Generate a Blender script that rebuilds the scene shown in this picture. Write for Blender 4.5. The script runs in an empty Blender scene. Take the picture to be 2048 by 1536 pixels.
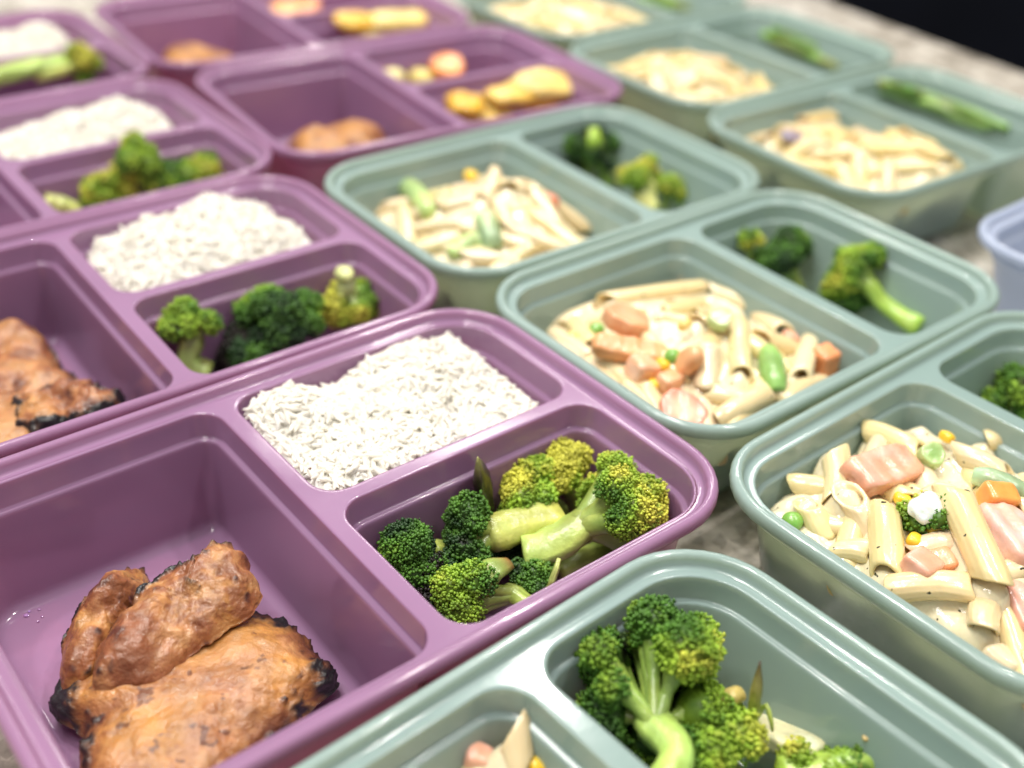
import bpy, bmesh, math, random
import numpy as np
from mathutils import Vector, Matrix, Euler

S = 0.01                       # all numbers below are centimetres
TABLE = 5.3                    # container rims stand this high above the counter
CAM_H, FPX, PITCH, ROLL = 23.7715, 2311.8, math.radians(33.8247), math.radians(-2.8359)
scene = bpy.context.scene
col = scene.collection

# ------------------------------------------------------------------ camera
cam_d = bpy.data.cameras.new('camera')
cam = bpy.data.objects.new('camera', cam_d)
col.objects.link(cam)
cam_d.sensor_fit = 'HORIZONTAL'
cam_d.sensor_width = 36.0
cam_d.lens = 36.0 * FPX / 2048.0
cam_d.clip_start = 0.01
cam_d.clip_end = 60.0
cam.matrix_world = (Matrix.Translation((0, 0, (CAM_H + TABLE) * S))
                    @ Matrix.Rotation(math.pi / 2 - PITCH, 4, 'X')
                    @ Matrix.Rotation(-ROLL, 4, 'Z'))
cam_d.dof.use_dof = True
cam_d.dof.focus_distance = 0.372
cam_d.dof.aperture_fstop = 4.9
scene.camera = cam

# ------------------------------------------------------------------ light
world = bpy.data.worlds.new('World')
scene.world = world
world.use_nodes = True
bg = world.node_tree.nodes['Background']
bg.inputs[0].default_value = (1.0, 0.985, 0.96, 1)
bg.inputs[1].default_value = 0.47

def area(name, loc, target, sx, sy, power, color=(1, 1, 1), shape='RECTANGLE'):
    d = bpy.data.lights.new(name, 'AREA')
    d.shape = shape
    d.size, d.size_y = sx, sy
    d.energy = power
    d.color = color
    o = bpy.data.objects.new(name, d)
    col.objects.link(o)
    o.location = loc
    o.rotation_euler = (Vector(target) - Vector(loc)).to_track_quat('-Z', 'Y').to_euler()
    return o

area('ceiling_strip_lamp', (-0.45, 0.42, 1.80), (-0.02, 0.5, 0), 1.5, 0.26, 26, (1.0, 0.965, 0.91))
area('ceiling_strip_lamp', (0.10, 2.60, 1.75), (0.0, 0.7, 0), 1.6, 0.12, 12, (1.0, 0.97, 0.92))
for lx, ly in ((-0.25, 0.60), (0.55, 0.95), (-0.95, 0.45), (0.75, 0.35), (0.1, 1.7)):
    area('recessed_ceiling_lamp', (lx, ly, 1.7), (lx * .3, .45, 0), 0.09, 0.09, 8.5, (1.0, 0.96, 0.9), 'DISK')

scene.view_settings.view_transform = 'Standard'
scene.view_settings.look = 'None'
scene.view_settings.exposure = 0.0
scene.view_settings.gamma = 1.0
scene.view_settings.use_curve_mapping = False
scene.render.engine = 'CYCLES'
scene.cycles.use_denoising = True
scene.cycles.max_bounces = 10
scene.cycles.diffuse_bounces = 5
scene.cycles.glossy_bounces = 4
scene.cycles.transmission_bounces = 8
scene.cycles.sample_clamp_indirect = 6.0

# ------------------------------------------------------------------ helpers
def at(px, py, z):
    """counter-top position (cm) of what the photo shows at a pixel, z cm from the rim plane"""
    u, w = px - 1024.0, py - 768.0
    c, s = math.cos(ROLL), math.sin(ROLL)
    x, y = c * u - s * w, s * u + c * w
    cp, sp = math.cos(PITCH), math.sin(PITCH)
    dx, dy, dz = x, FPX * cp - y * sp, -FPX * sp - y * cp
    t = (z - CAM_H) / dz
    return np.array((dx * t, dy * t, z + TABLE))

def hash3(ix, iy, iz, seed):
    n = (ix.astype(np.int64) * 374761393 + iy.astype(np.int64) * 668265263 + iz.astype(np.int64) * 2147483647 + seed * 974711)
    n = (n ^ (n >> 13)) * 1274126177
    n = n ^ (n >> 16)
    return (n & 0xffff) / 65535.0

def vnoise(p, seed=0):
    """smooth value noise in -1..1 for an (n,3) array"""
    p = np.asarray(p, float)
    i = np.floor(p).astype(np.int64)
    f = p - i
    f = f * f * f * (f * (f * 6 - 15) + 10)
    r = 0
    for a in (0, 1):
        for b in (0, 1):
            for c in (0, 1):
                w = (f[:, 0] if a else 1 - f[:, 0]) * (f[:, 1] if b else 1 - f[:, 1]) * (f[:, 2] if c else 1 - f[:, 2])
                r = r + w * hash3(i[:, 0] + a, i[:, 1] + b, i[:, 2] + c, seed)
    return r * 2 - 1

def fbm(p, seed=0, octaves=4, gain=.5):
    p = np.asarray(p, float)
    r, a = 0, 1.0
    for k in range(octaves):
        r = r + a * vnoise(p * 2 ** k + 17.3 * k, seed + k)
        a *= gain
    return r

def sstep(a, b, x):
    t = np.clip((x - a) / (b - a), 0, 1)
    return t * t * (3 - 2 * t)

def mixc(a, b, t):
    a, b = np.asarray(a, float), np.asarray(b, float)
    t = np.asarray(t, float)
    if t.ndim: t = t[:, None]
    return a * (1 - t) + b * t

class MB:
    """collects shapes in centimetres and links them as one mesh object"""
    def __init__(s):
        s.v, s.q, s.t, s.c, s.g, s.n = [], [], [], [], [], 0
    def add(s, v, quads=None, tris=None, c=None, ngons=None):
        v = np.asarray(v, float).reshape(-1, 3)
        s.v.append(v)
        if quads is not None and len(quads): s.q.append(np.asarray(quads, int) + s.n)
        if tris is not None and len(tris): s.t.append(np.asarray(tris, int) + s.n)
        if ngons: s.g += [[i + s.n for i in g] for g in ngons]
        cc = np.ones((len(v), 3)) * .5 if c is None else np.broadcast_to(np.asarray(c, float), (len(v), 3))
        s.c.append(cc)
        s.n += len(v)
        return s
    def mesh(s, name, mats, smooth=True):
        v = np.concatenate(s.v) * S
        q = np.concatenate(s.q) if s.q else np.zeros((0, 4), int)
        t = np.concatenate(s.t) if s.t else np.zeros((0, 3), int)
        gl = [len(g) for g in s.g]
        gi = np.array([i for g in s.g for i in g], int)
        me = bpy.data.meshes.new(name)
        me.vertices.add(len(v))
        me.vertices.foreach_set('co', v.ravel())
        loops = np.concatenate([q.ravel(), t.ravel(), gi]).astype(np.int32)
        tot = np.concatenate([np.full(len(q), 4), np.full(len(t), 3), np.array(gl, int)]).astype(np.int32)
        me.loops.add(len(loops))
        me.loops.foreach_set('vertex_index', loops)
        me.polygons.add(len(tot))
        st = np.zeros(len(tot), np.int32)
        if len(tot) > 1: st[1:] = np.cumsum(tot)[:-1]
        me.polygons.foreach_set('loop_start', st)
        me.polygons.foreach_set('loop_total', tot)
        me.polygons.foreach_set('use_smooth', np.full(len(tot), smooth))
        me.update(calc_edges=True)
        ca = me.color_attributes.new('tint', 'FLOAT_COLOR', 'POINT')
        c4 = np.ones((len(v), 4)); c4[:, :3] = np.concatenate(s.c)
        ca.data.foreach_set('color', c4.ravel())
        me.materials.append(mats)
        return me
    def obj(s, name, mat, parent=None, smooth=True):
        return link(name, s.mesh(name, mat, smooth), parent)

def link(name, data, parent=None):
    o = bpy.data.objects.new(name, data)
    col.objects.link(o)
    o.parent = parent
    return o

def tag(o, label=None, cat=None, group=None, kind=None):
    if label: o['label'] = label
    if cat: o['category'] = cat
    if group: o['group'] = group
    if kind: o['kind'] = kind
    return o

def thing(name, label, cat, loc=(0, 0, 0), rz=0, group=None):
    o = link(name, None)
    o.location = Vector(loc) * S
    o.rotation_euler = (0, 0, rz)
    return tag(o, label, cat, group)

# ------------------------------------------------------------------ materials
def nodes_of(name):
    m = bpy.data.materials.new(name)
    m.use_nodes = True
    nt = m.node_tree
    return m, nt, nt.nodes['Principled BSDF'], nt.nodes['Material Output']

def N(nt, typ, **kw):
    n = nt.nodes.new(typ)
    for k, v in kw.items():
        if k.startswith('i_'): n.inputs[int(k[2:])].default_value = v
        else: setattr(n, k, v)
    return n

def plastic(name, color, trans, rough=.24, thru=.4):
    """slightly see-through moulded plastic with fine scuffs and handling marks"""
    m, nt, p, out = nodes_of(name)
    L = nt.links.new
    bz_ = N(nt, 'ShaderNodeTexNoise'); bz_.inputs['Scale'].default_value = 14; bz_.inputs['Detail'].default_value = 6
    br_ = N(nt, 'ShaderNodeValToRGB')
    br_.color_ramp.elements[0].position = .3; br_.color_ramp.elements[1].position = .7
    br_.color_ramp.elements[0].color = (*[c * .92 for c in color], 1); br_.color_ramp.elements[1].color = (*[min(c * 1.07, 1) for c in color], 1)
    L(bz_.outputs['Fac'], br_.inputs[0]); L(br_.outputs[0], p.inputs['Base Color'])
    p.inputs['Specular IOR Level'].default_value = .5
    p.inputs['Coat Weight'].default_value = .7
    p.inputs['Coat Roughness'].default_value = .045
    tc = N(nt, 'ShaderNodeTexCoord')
    L(tc.outputs['Object'], bz_.inputs['Vector'])
    nz = N(nt, 'ShaderNodeTexNoise'); nz.inputs['Scale'].default_value = 38; nz.inputs['Detail'].default_value = 5
    L(tc.outputs['Object'], nz.inputs['Vector'])
    mr = N(nt, 'ShaderNodeMapRange'); mr.inputs[1].default_value = .3; mr.inputs[2].default_value = .75
    mr.inputs[3].default_value = rough * .75; mr.inputs[4].default_value = rough * 1.4
    L(nz.outputs['Fac'], mr.inputs[0]); L(mr.outputs[0], p.inputs['Roughness'])
    fz = N(nt, 'ShaderNodeTexNoise'); fz.inputs['Scale'].default_value = 260; fz.inputs['Detail'].default_value = 3
    L(tc.outputs['Object'], fz.inputs['Vector'])
    bp = N(nt, 'ShaderNodeBump'); bp.inputs['Strength'].default_value = .05; bp.inputs['Distance'].default_value = .0006
    L(fz.outputs['Fac'], bp.inputs['Height']); L(bp.outputs[0], p.inputs['Normal'])
    tr = N(nt, 'ShaderNodeBsdfTranslucent'); tr.inputs[0].default_value = (*trans, 1)
    mx = N(nt, 'ShaderNodeMixShader'); mx.inputs[0].default_value = thru
    L(p.outputs[0], mx.inputs[1]); L(tr.outputs[0], mx.inputs[2]); L(mx.outputs[0], out.inputs[0])
    return m

def food(name, rough=.4, sss=.0, radius=(.3, .12, .05), bump=.0, bscale=60, var=.15, vscale=40, spec=.5, coat=0, specks=None, thr=.73):
    """tint from the mesh, plus grain, optional herb specks and wet gloss"""
    m, nt, p, out = nodes_of(name)
    L = nt.links.new
    at_ = N(nt, 'ShaderNodeAttribute', attribute_name='tint')
    tc = N(nt, 'ShaderNodeTexCoord')
    nz = N(nt, 'ShaderNodeTexNoise'); nz.inputs['Scale'].default_value = vscale; nz.inputs['Detail'].default_value = 4
    L(tc.outputs['Object'], nz.inputs['Vector'])
    mr = N(nt, 'ShaderNodeMapRange'); mr.inputs[1].default_value = .3; mr.inputs[2].default_value = .7
    mr.inputs[3].default_value = 1 - var; mr.inputs[4].default_value = 1 + var
    L(nz.outputs['Fac'], mr.inputs[0])
    mu = N(nt, 'ShaderNodeVectorMath', operation='SCALE')
    L(at_.outputs['Color'], mu.inputs[0]); L(mr.outputs[0], mu.inputs['Scale'])
    colour = mu.outputs[0]
    if specks:
        vo = N(nt, 'ShaderNodeTexNoise'); vo.inputs['Scale'].default_value = 330; vo.inputs['Detail'].default_value = 1.5
        L(tc.outputs['Object'], vo.inputs['Vector'])
        sr = N(nt, 'ShaderNodeMapRange'); sr.inputs[1].default_value = thr; sr.inputs[2].default_value = thr + .03
        L(vo.outputs['Fac'], sr.inputs[0])
        mx = N(nt, 'ShaderNodeMix', data_type='RGBA')
        L(sr.outputs[0], mx.inputs[0]); L(colour, mx.inputs[6]); mx.inputs[7].default_value = (*specks, 1)
        colour = mx.outputs[2]
    L(colour, p.inputs['Base Color'])
    p.inputs['Roughness'].default_value = rough
    p.inputs['Specular IOR Level'].default_value = spec
    if sss:
        p.inputs['Subsurface Weight'].default_value = sss
        p.inputs['Subsurface Radius'].default_value = radius
        p.inputs['Subsurface Scale'].default_value = .01
    if coat:
        p.inputs['Coat Weight'].default_value = coat
        p.inputs['Coat Roughness'].default_value = .12
    if bump:
        bz = N(nt, 'ShaderNodeTexNoise'); bz.inputs['Scale'].default_value = bscale; bz.inputs['Detail'].default_value = 6
        L(tc.outputs['Object'], bz.inputs['Vector'])
        bp = N(nt, 'ShaderNodeBump'); bp.inputs['Strength'].default_value = bump; bp.inputs['Distance'].default_value = .002
        L(bz.outputs['Fac'], bp.inputs['Height']); L(bp.outputs[0], p.inputs['Normal'])
        if coat: L(bp.outputs[0], p.inputs['Coat Normal'])
    return m

M = {}
M['purple'] = plastic('purple_plastic', (.42, .255, .44), (.74, .36, .46), .14, .42)
M['green'] = plastic('sage_plastic', (.36, .49, .495), (.78, .83, .64), .15, .44)
M['blue'] = plastic('lavender_plastic', (.56, .62, .78), (.8, .85, .93), .18, .5)

def granite():
    m, nt, p, out = nodes_of('granite')
    L = nt.links.new
    tc = N(nt, 'ShaderNodeTexCoord')
    a = N(nt, 'ShaderNodeTexNoise'); a.inputs['Scale'].default_value = 26; a.inputs['Detail'].default_value = 8; a.inputs['Roughness'].default_value = .7
    b = N(nt, 'ShaderNodeTexVoronoi'); b.inputs['Scale'].default_value = 210
    for n in (a, b): L(tc.outputs['Object'], n.inputs['Vector'])
    r1 = N(nt, 'ShaderNodeValToRGB')
    e = r1.color_ramp.elements
    e[0].position = .28; e[0].color = (.16, .14, .12, 1)
    e[1].position = .64; e[1].color = (.70, .65, .58, 1)
    k = e.new(.45); k.color = (.40, .36, .30, 1)
    L(a.outputs['Fac'], r1.inputs[0])
    r2 = N(nt, 'ShaderNodeMapRange'); r2.inputs[3].default_value = .65; r2.inputs[4].default_value = 1.25
    L(b.outputs['Color'], r2.inputs[0])
    mu = N(nt, 'ShaderNodeVectorMath', operation='SCALE')
    L(r1.outputs[0], mu.inputs[0]); L(r2.outputs[0], mu.inputs['Scale'])
    L(mu.outputs[0], p.inputs['Base Color'])
    p.inputs['Roughness'].default_value = .22
    return m
M['granite'] = granite()

def plain(name, color, rough, var=.2, scale=8):
    m, nt, p, out = nodes_of(name)
    tc = N(nt, 'ShaderNodeTexCoord')
    nz = N(nt, 'ShaderNodeTexNoise'); nz.inputs['Scale'].default_value = scale; nz.inputs['Detail'].default_value = 5
    nt.links.new(tc.outputs['Object'], nz.inputs['Vector'])
    r = N(nt, 'ShaderNodeValToRGB')
    r.color_ramp.elements[0].position = .3; r.color_ramp.elements[1].position = .7
    r.color_ramp.elements[0].color = (*[c * (1 - var) for c in color], 1)
    r.color_ramp.elements[1].color = (*[c * (1 + var) for c in color], 1)
    nt.links.new(nz.outputs['Fac'], r.inputs[0]); nt.links.new(r.outputs[0], p.inputs['Base Color'])
    p.inputs['Roughness'].default_value = rough
    return m
M['black'] = plain('black_enamel', (.004, .005, .009), .6)
M['black'].node_tree.nodes['Principled BSDF'].inputs['Specular IOR Level'].default_value = .08
M['floor'] = plain('floor_tile', (.33, .29, .25), .5)
M['steel'] = plain('brushed_steel', (.3, .3, .3), .35)

# ------------------------------------------------------------------ the setting
def prism(mb, poly, z0, z1, bev=.35, c=(.5, .5, .5)):
    """upright slab over a convex outline with softened top arris"""
    poly = np.asarray(poly, float); n = len(poly); cen = poly.mean(0)
    rings = []
    for ins, z in ((0, z0), (0, z1 - bev), (.3 * bev, z1 - .3 * bev), (bev, z1)):
        d = cen - poly
        rings.append(np.c_[poly + d / np.linalg.norm(d, axis=1)[:, None] * ins, np.full(n, z)])
    quads = [[r * n + k, r * n + (k + 1) % n, (r + 1) * n + (k + 1) % n, (r + 1) * n + k] for r in range(3) for k in range(n)]
    return mb.add(np.concatenate(rings), quads, c=c, ngons=[list(range(3 * n, 4 * n)), list(range(n))[::-1]])

E1, E2 = at(1680, 12, -TABLE)[:2], at(2048, 146, -TABLE)[:2]
ed = (E2 - E1) / np.linalg.norm(E2 - E1)
en = np.array((ed[1], -ed[0]))
if en @ (E1 - np.array((0., 40.))) < 0: en = -en
far_a, far_b = E1 - ed * 130, E2 + ed * 120
poly = [far_a, far_a - en * 190, far_b - en * 190, far_b]
ar = sum(poly[i][0] * poly[(i + 1) % 4][1] - poly[(i + 1) % 4][0] * poly[i][1] for i in range(4))
if ar < 0: poly = poly[::-1]
tag(prism(MB(), poly, -4, 0).obj('countertop', M['granite'], smooth=False), kind='structure')
fl = MB()
fl.add([(-400, -300, -90), (500, -300, -90), (500, 600, -90), (-400, 600, -90)], [[0, 1, 2, 3]])
tag(fl.obj('floor', M['floor'], smooth=False), kind='structure')

# ------------------------------------------------------------------ containers
def rrect(b, rad, ins, n=9):
    """rounded rectangle outline (x0,x1,y0,y1) shrunk by ins; rad per corner ++ -+ -- +-"""
    x0, x1, y0, y1 = b[0] + ins, b[1] - ins, b[2] + ins, b[3] - ins
    out = []
    for (sx, sy, a0), r in zip(((1, 1, 0), (-1, 1, 90), (-1, -1, 180), (1, -1, 270)), rad):
        r = max(r - ins, .22)
        cx = (x1 - r) if sx > 0 else (x0 + r)
        cy = (y1 - r) if sy > 0 else (y0 + r)
        for k in range(n + 1):
            a = math.radians(a0 + 90.0 * k / n)
            out.append((cx + r * math.cos(a), cy + r * math.sin(a)))
    return np.array(out)

def loft(mb, b, rad, prof, flip=False, cap=False):
    rings = [np.c_[rrect(b, rad, i), np.full(40, z)] for i, z in prof]
    n = 40
    q = []
    for r in range(len(prof) - 1):
        for k in range(n):
            f = [r * n + k, r * n + (k + 1) % n, (r + 1) * n + (k + 1) % n, (r + 1) * n + k]
            q.append(f[::-1] if flip else f)
    ng = None
    if cap:
        l = list(range((len(prof) - 1) * n, len(prof) * n))
        ng = [l[::-1] if flip else l]
    mb.add(np.concatenate(rings), q, ngons=ng)

def shifted(prof, t):
    """profile moved t to its outer (lower) side"""
    p = np.array(prof, float); o = []
    for i in range(len(p)):
        a, b = p[max(i - 1, 0)], p[min(i + 1, len(p) - 1)]
        d = (b - a) / (np.linalg.norm(b - a) + 1e-9)
        nrm = np.array((d[1], -d[0]))          # right of travel
        o.append(p[i] + nrm * t)
    return [tuple(x) for x in o]

def arc(cx, cz, r, a0, a1, n=4):
    return [(cx + r * math.cos(math.radians(a0 + (a1 - a0) * k / n)), cz + r * math.sin(math.radians(a0 + (a1 - a0) * k / n))) for k in range(n + 1)]

def container_meshes(kind, L, W, r, holes, zl, bead, zstep, zfloor, foot, fr):
    """rim, divider ledge and wells of one moulded tray (shared by all trays of a kind)"""
    B = (-L / 2, L / 2, -W / 2, W / 2)
    rad = (r,) * 4
    t = .11
    mat = M[kind]
    # rim: from the ledge up over the bead and down the lip  (inset, z)
    w = bead
    prof = [(w + .34, zl), (w + .22, zl)] + [(w + .10 + .0, zl + .02), (w + .045, zl + .08)] + \
           [(w + .0, -.16), (w - .03, -.07)] + [(w - .09, -.015), (w * .55, 0), (w * .32, -.015), (w * .14, -.07), (w * .03, -.16), (0, -.27), (.01, -.40), (.05, -.50)]
    mb = MB()
    loft(mb, B, rad, prof, flip=True)
    inner = [(w + .34, zl - t), (w + .20, zl - t), (w + .02, zl - t + .02), (w - .08, -.22), (w * .5, -.11), (.14, -.20), (.12, -.40), (.05, -.50)]
    loft(mb, B, rad, inner)
    rim = mb.mesh('rim', mat)
    # ledge with the openings
    ledge = w + .34
    outer = rrect(B, rad, ledge)
    loops = [outer] + [rrect(h, hr, -.10) for h, hr in holes]
    from mathutils.geometry import delaunay_2d_cdt
    pts, eds = [], []
    for lp in loops:
        k0 = len(pts)
        # extra points along the straight runs keep the triangles well shaped
        q = []
        for a_, b_ in zip(lp, np.roll(lp, -1, 0)):
            q.append(a_)
        pts += [Vector(x) for x in q]
        eds += [(k0 + k, k0 + (k + 1) % len(q)) for k in range(len(q))]
    cv, ce, cf, _, _, _ = delaunay_2d_cdt(pts, eds, [], 0, 1e-5)
    vv = np.array([(x[0], x[1], 0) for x in cv])
    def inside(p, lp):
        x, y = p; c = False
        for (xa, ya), (xb, yb) in zip(lp, np.roll(lp, -1, 0)):
            if (ya > y) != (yb > y) and x < (xb - xa) * (y - ya) / (yb - ya) + xa: c = not c
        return c
    ff = []
    for f in cf:
        m_ = vv[list(f)].mean(0)[:2]
        if not inside(m_, loops[0]) or any(inside(m_, l) for l in loops[1:]): continue
        idx = list(f)
        a_, b_, c_ = vv[idx[:3]]
        if np.cross(b_ - a_, c_ - a_)[2] < 0: idx = idx[::-1]
        ff.append(idx)
    mb = MB()
    up = vv.copy(); up[:, 2] = zl
    dn = vv.copy(); dn[:, 2] = zl - t
    mb.add(up, tris=ff); mb.add(dn, tris=[f[::-1] for f in ff])
    div = mb.mesh('divider', mat)
    wells = []
    for h, hr in holes:
        f0 = .07
        step = .19
        p = [(-.10, zl), (-.03, zl)] + arc(-.03, zl - f0, f0, 90, 5, 4)[1:]
        x = p[-1][0]
        x1 = x + (zl - zstep) * .03
        p += [(x1, zstep + .06), (x1 + .02, zstep + .02), (x1 + .06, zstep), (x1 + step - .02, zstep - .005), (x1 + step + .02, zstep - .03), (x1 + step + .045, zstep - .09)]
        xs = x1 + step + .045
        xf = xs + foot
        a = math.degrees(math.atan2(zstep - (zfloor + fr), foot))
        p += [(xs + .04 * foot, zstep - .2), (xf - .05 * foot, zfloor + fr + .25)]
        p += [(xf + fr - fr * math.cos(math.radians(g)), zfloor + fr - fr * math.sin(math.radians(g))) for g in (4, 16, 30, 46, 62, 78, 90)]
        p += [(xf + fr + .12, zfloor)]
        mb = MB()
        loft(mb, h, hr, p, cap=True)
        o = shifted(p, t)
        o[0] = (-.10, zl - t); o[1] = (-.10 + .04, zl - t); o[2] = (-.10 + .02, zl - t - .02)
        o = [(max(i, -.11), z) for i, z in o]
        o[-1] = (o[-1][0], zfloor - t)
        loft(mb, h, hr, o, flip=True, cap=True)
        wells.append(mb.mesh('compartment', mat))
    return rim, div, wells

ri, ro = 1.0, 2.0
PUR = container_meshes('purple', 23.0, 15.8, 3.0,
    [((-10.65, -.72, -7.08, 7.08), (ri, ro, ro, ri)),
     ((-.12, 10.65, .34, 7.08), (ro, ri, ri, ri)),
     ((-.12, 10.65, -7.08, -.22), (ri, ri, ri, ro))],
    -.42, .40, -1.42, -5.2, .34, .45)
GRN = container_meshes('green', 20.4, 13.87, 3.06,
    [((-9.35, 1.72, -6.06, 6.06), (1.2, 2.2, 2.2, 1.2)),
     ((2.42, 9.35, -6.06, 6.06), (2.2, 1.2, 1.2, 2.2))],
    -.42, .42, -1.30, -5.19, .62, .85)
BLU = container_meshes('blue', 20.4, 13.87, 3.06,
    [((-9.35, 9.35, -6.06, 6.06), (2.2, 2.2, 2.2, 2.2))],
    -.42, .42, -1.30, -5.19, .62, .85)

POS = {'P1': (-5.60, 28.74, 40.12), 'P2': (-15.99, 40.97, 38.79), 'P3': (-25.59, 53.68, 39.37), 'P4': (-35.55, 66.16, 39.29),
       'P5': (-6.93, 67.83, 34.92), 'P6': (-17.05, 80.51, 34.92), 'G1': (3.14, 16.25, 42.67), 'G2': (18.46, 32.41, 41.30),
       'G3': (10.15, 43.84, 39.87), 'G4': (1.24, 54.68, 38.90), 'G5': (21.57, 65.01, 37.26), 'G6': (13.71, 76.88, 39.36), 'G7': (5.41, 88.78, 39.36)}
LAB = {'P1': 'glossy purple three-compartment tray holding the folded charred chicken thigh and yellowed broccoli',
       'P2': 'purple three-compartment tray whose broccoli has one pale stalk standing upright',
       'P3': 'purple three-compartment tray with lime broccoli, between two other purple rice trays',
       'P4': 'purple rice tray at the far end of its row, with bright green broccoli stalks',
       'P5': 'purple tray of yellow potato wedges touching the back of a green pasta tray',
       'P6': 'purple tray of potato wedges behind the other potato tray',
       'G1': 'sage green tray with the tall upturned broccoli floret, beside the purple chicken tray',
       'G2': 'sage green two-compartment tray full of big glossy penne tubes with pink crinkle slices',
       'G3': 'sage green two-compartment tray with pink sliced rounds in creamy penne and dark broccoli',
       'G4': 'sage green tray with a peaked creamy pasta heap, touching the purple potato tray',
       'G5': 'sage green tray of creamy pasta and long green beans next to the lavender tub',
       'G6': 'sage green tray of creamy pasta and green beans, between two other green bean trays',
       'G7': 'sage green pasta tray at the far end of the green rows'}

def l2w(n, x, y, z=0):
    X, Y, th = POS[n]; th = math.radians(th)
    return np.array((X + x * math.cos(th) - y * math.sin(th), Y + x * math.sin(th) + y * math.cos(th), z + TABLE))

def w2l(n, p):
    X, Y, th = POS[n]; th = math.radians(th)
    dx, dy = p[0] - X, p[1] - Y
    return (dx * math.cos(th) + dy * math.sin(th), -dx * math.sin(th) + dy * math.cos(th), p[2] - TABLE)

def tray(n, kit, name, label, cat, group, pos):
    root = thing(name, label, cat, (pos[0], pos[1], TABLE), math.radians(pos[2]), group)
    link('rim', kit[0], root); link('divider', kit[1], root)
    for w in kit[2]: link('compartment', w, root)
    return root
for n in POS:
    tray(n, PUR if n[0] == 'P' else GRN, 'meal_prep_tray', LAB[n], 'food tray',
         'purple meal prep trays' if n[0] == 'P' else 'green meal prep trays', POS[n])
bl = at(1972, 472, 0)
bang = math.radians(41)
bc = bl[:2] + np.array((math.cos(bang), math.sin(bang))) * 9.6 - np.array((-math.sin(bang), math.cos(bang))) * 5.6
tray('B', BLU, 'food_tub', 'empty lavender blue plastic tub on bare stone counter', 'food tub', None, (bc[0], bc[1], math.degrees(bang)))

BROC = (-.12, 10.65, -7.08, -.22)
RICEH = (-.12, 10.65, .34, 7.08)
VEG = (2.42, 9.35, -6.06, 6.06)
def within(n, hole, px, py, z, m=.75):
    """the point seen at a pixel, slid along the line of sight until it lies inside that compartment"""
    best = None
    for k in range(60):
        for zz in (z + .08 * k, z - .08 * k):
            if zz > .4 or zz < -4.9: continue
            lx, ly, _ = w2l(n, at(px, py, zz))
            d = max(hole[0] + m - lx, lx - hole[1] + m, hole[2] + m - ly, ly - hole[3] + m)
            if d <= 0: return at(px, py, zz)
            if best is None or d < best[0]: best = (d, zz)
    return at(px, py, best[1])

# ------------------------------------------------------------------ food materials
M['bud'] = food('broccoli_buds', rough=.48, var=.3, vscale=90, spec=.4)
M['stem'] = food('broccoli_stalk', rough=.36, sss=.15, radius=(.25, .35, .1), bump=.5, bscale=160, var=.26, vscale=90, coat=.35, specks=(.05, .03, .01), thr=.80)
M['rice'] = food('cooked_rice', rough=.42, var=.04, vscale=120, spec=.4)
_nt = M['rice'].node_tree
_tr = N(_nt, 'ShaderNodeBsdfTranslucent'); _tr.inputs[0].default_value = (.99, .955, .87, 1)
_mx = N(_nt, 'ShaderNodeMixShader'); _mx.inputs[0].default_value = .5
_nt.links.new(_nt.nodes['Principled BSDF'].outputs[0], _mx.inputs[1]); _nt.links.new(_tr.outputs[0], _mx.inputs[2])
_nt.links.new(_mx.outputs[0], _nt.nodes['Material Output'].inputs[0])
M['penne'] = food('creamy_penne', rough=.3, sss=.22, radius=(.35, .25, .10), bump=.35, bscale=70, var=.08, vscale=60, coat=.7, specks=(.03, .03, .015), thr=.715)
M['sauce'] = food('cream_sauce', rough=.24, sss=.22, radius=(.35, .26, .14), bump=.6, bscale=90, var=.08, vscale=50, coat=.8, specks=(.03, .035, .015), thr=.70)
M['veg'] = food('cooked_vegetable', rough=.3, sss=.25, radius=(.3, .15, .08), bump=.4, bscale=120, var=.2, vscale=70, coat=.3, specks=(.05, .04, .02), thr=.80)
M['chicken'] = food('roasted_chicken', rough=.52, sss=.10, radius=(.35, .14, .05), bump=.55, bscale=330, var=.24, vscale=140, coat=.5, spec=.4)
M['drop'] = food('oil', rough=.05, var=.0, coat=1)

# ------------------------------------------------------------------ food shapes
def ico(sub):
    bm = bmesh.new()
    bmesh.ops.create_icosphere(bm, subdivisions=sub, radius=1)
    v = np.array([x.co[:] for x in bm.verts]); f = np.array([[x.index for x in p.verts] for p in bm.faces])
    bm.free()
    return v, f
ICO = {k: ico(k) for k in (1, 2, 3, 4)}

def unit(v):
    v = np.asarray(v, float)
    return v / (np.linalg.norm(v) + 1e-12)

def frame(a):
    a = unit(a)
    h = np.array((0, 0, 1.0)) if abs(a[2]) < .9 else np.array((1.0, 0, 0))
    e1 = unit(np.cross(h, a)); e2 = np.cross(a, e1)
    return e1, e2, a

def balls(mb, cen, rad, cols, sub=1, stretch=None, rng=None):
    """many small beads at once"""
    bv, bf = ICO[sub]
    cen = np.asarray(cen, float); n = len(cen)
    if not n: return
    rad = np.broadcast_to(np.asarray(rad, float), (n,))
    v = bv[None] * rad[:, None, None]
    if rng is not None: v = v * (1 + .26 * rng.standard_normal((n, len(bv), 1)))
    v = v + cen[:, None]
    f = (bf[None] + (np.arange(n) * len(bv))[:, None, None]).reshape(-1, 3)
    c = np.repeat(np.broadcast_to(cols, (n, 3)), len(bv), 0)
    mb.add(v.reshape(-1, 3), tris=f, c=c)

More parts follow.
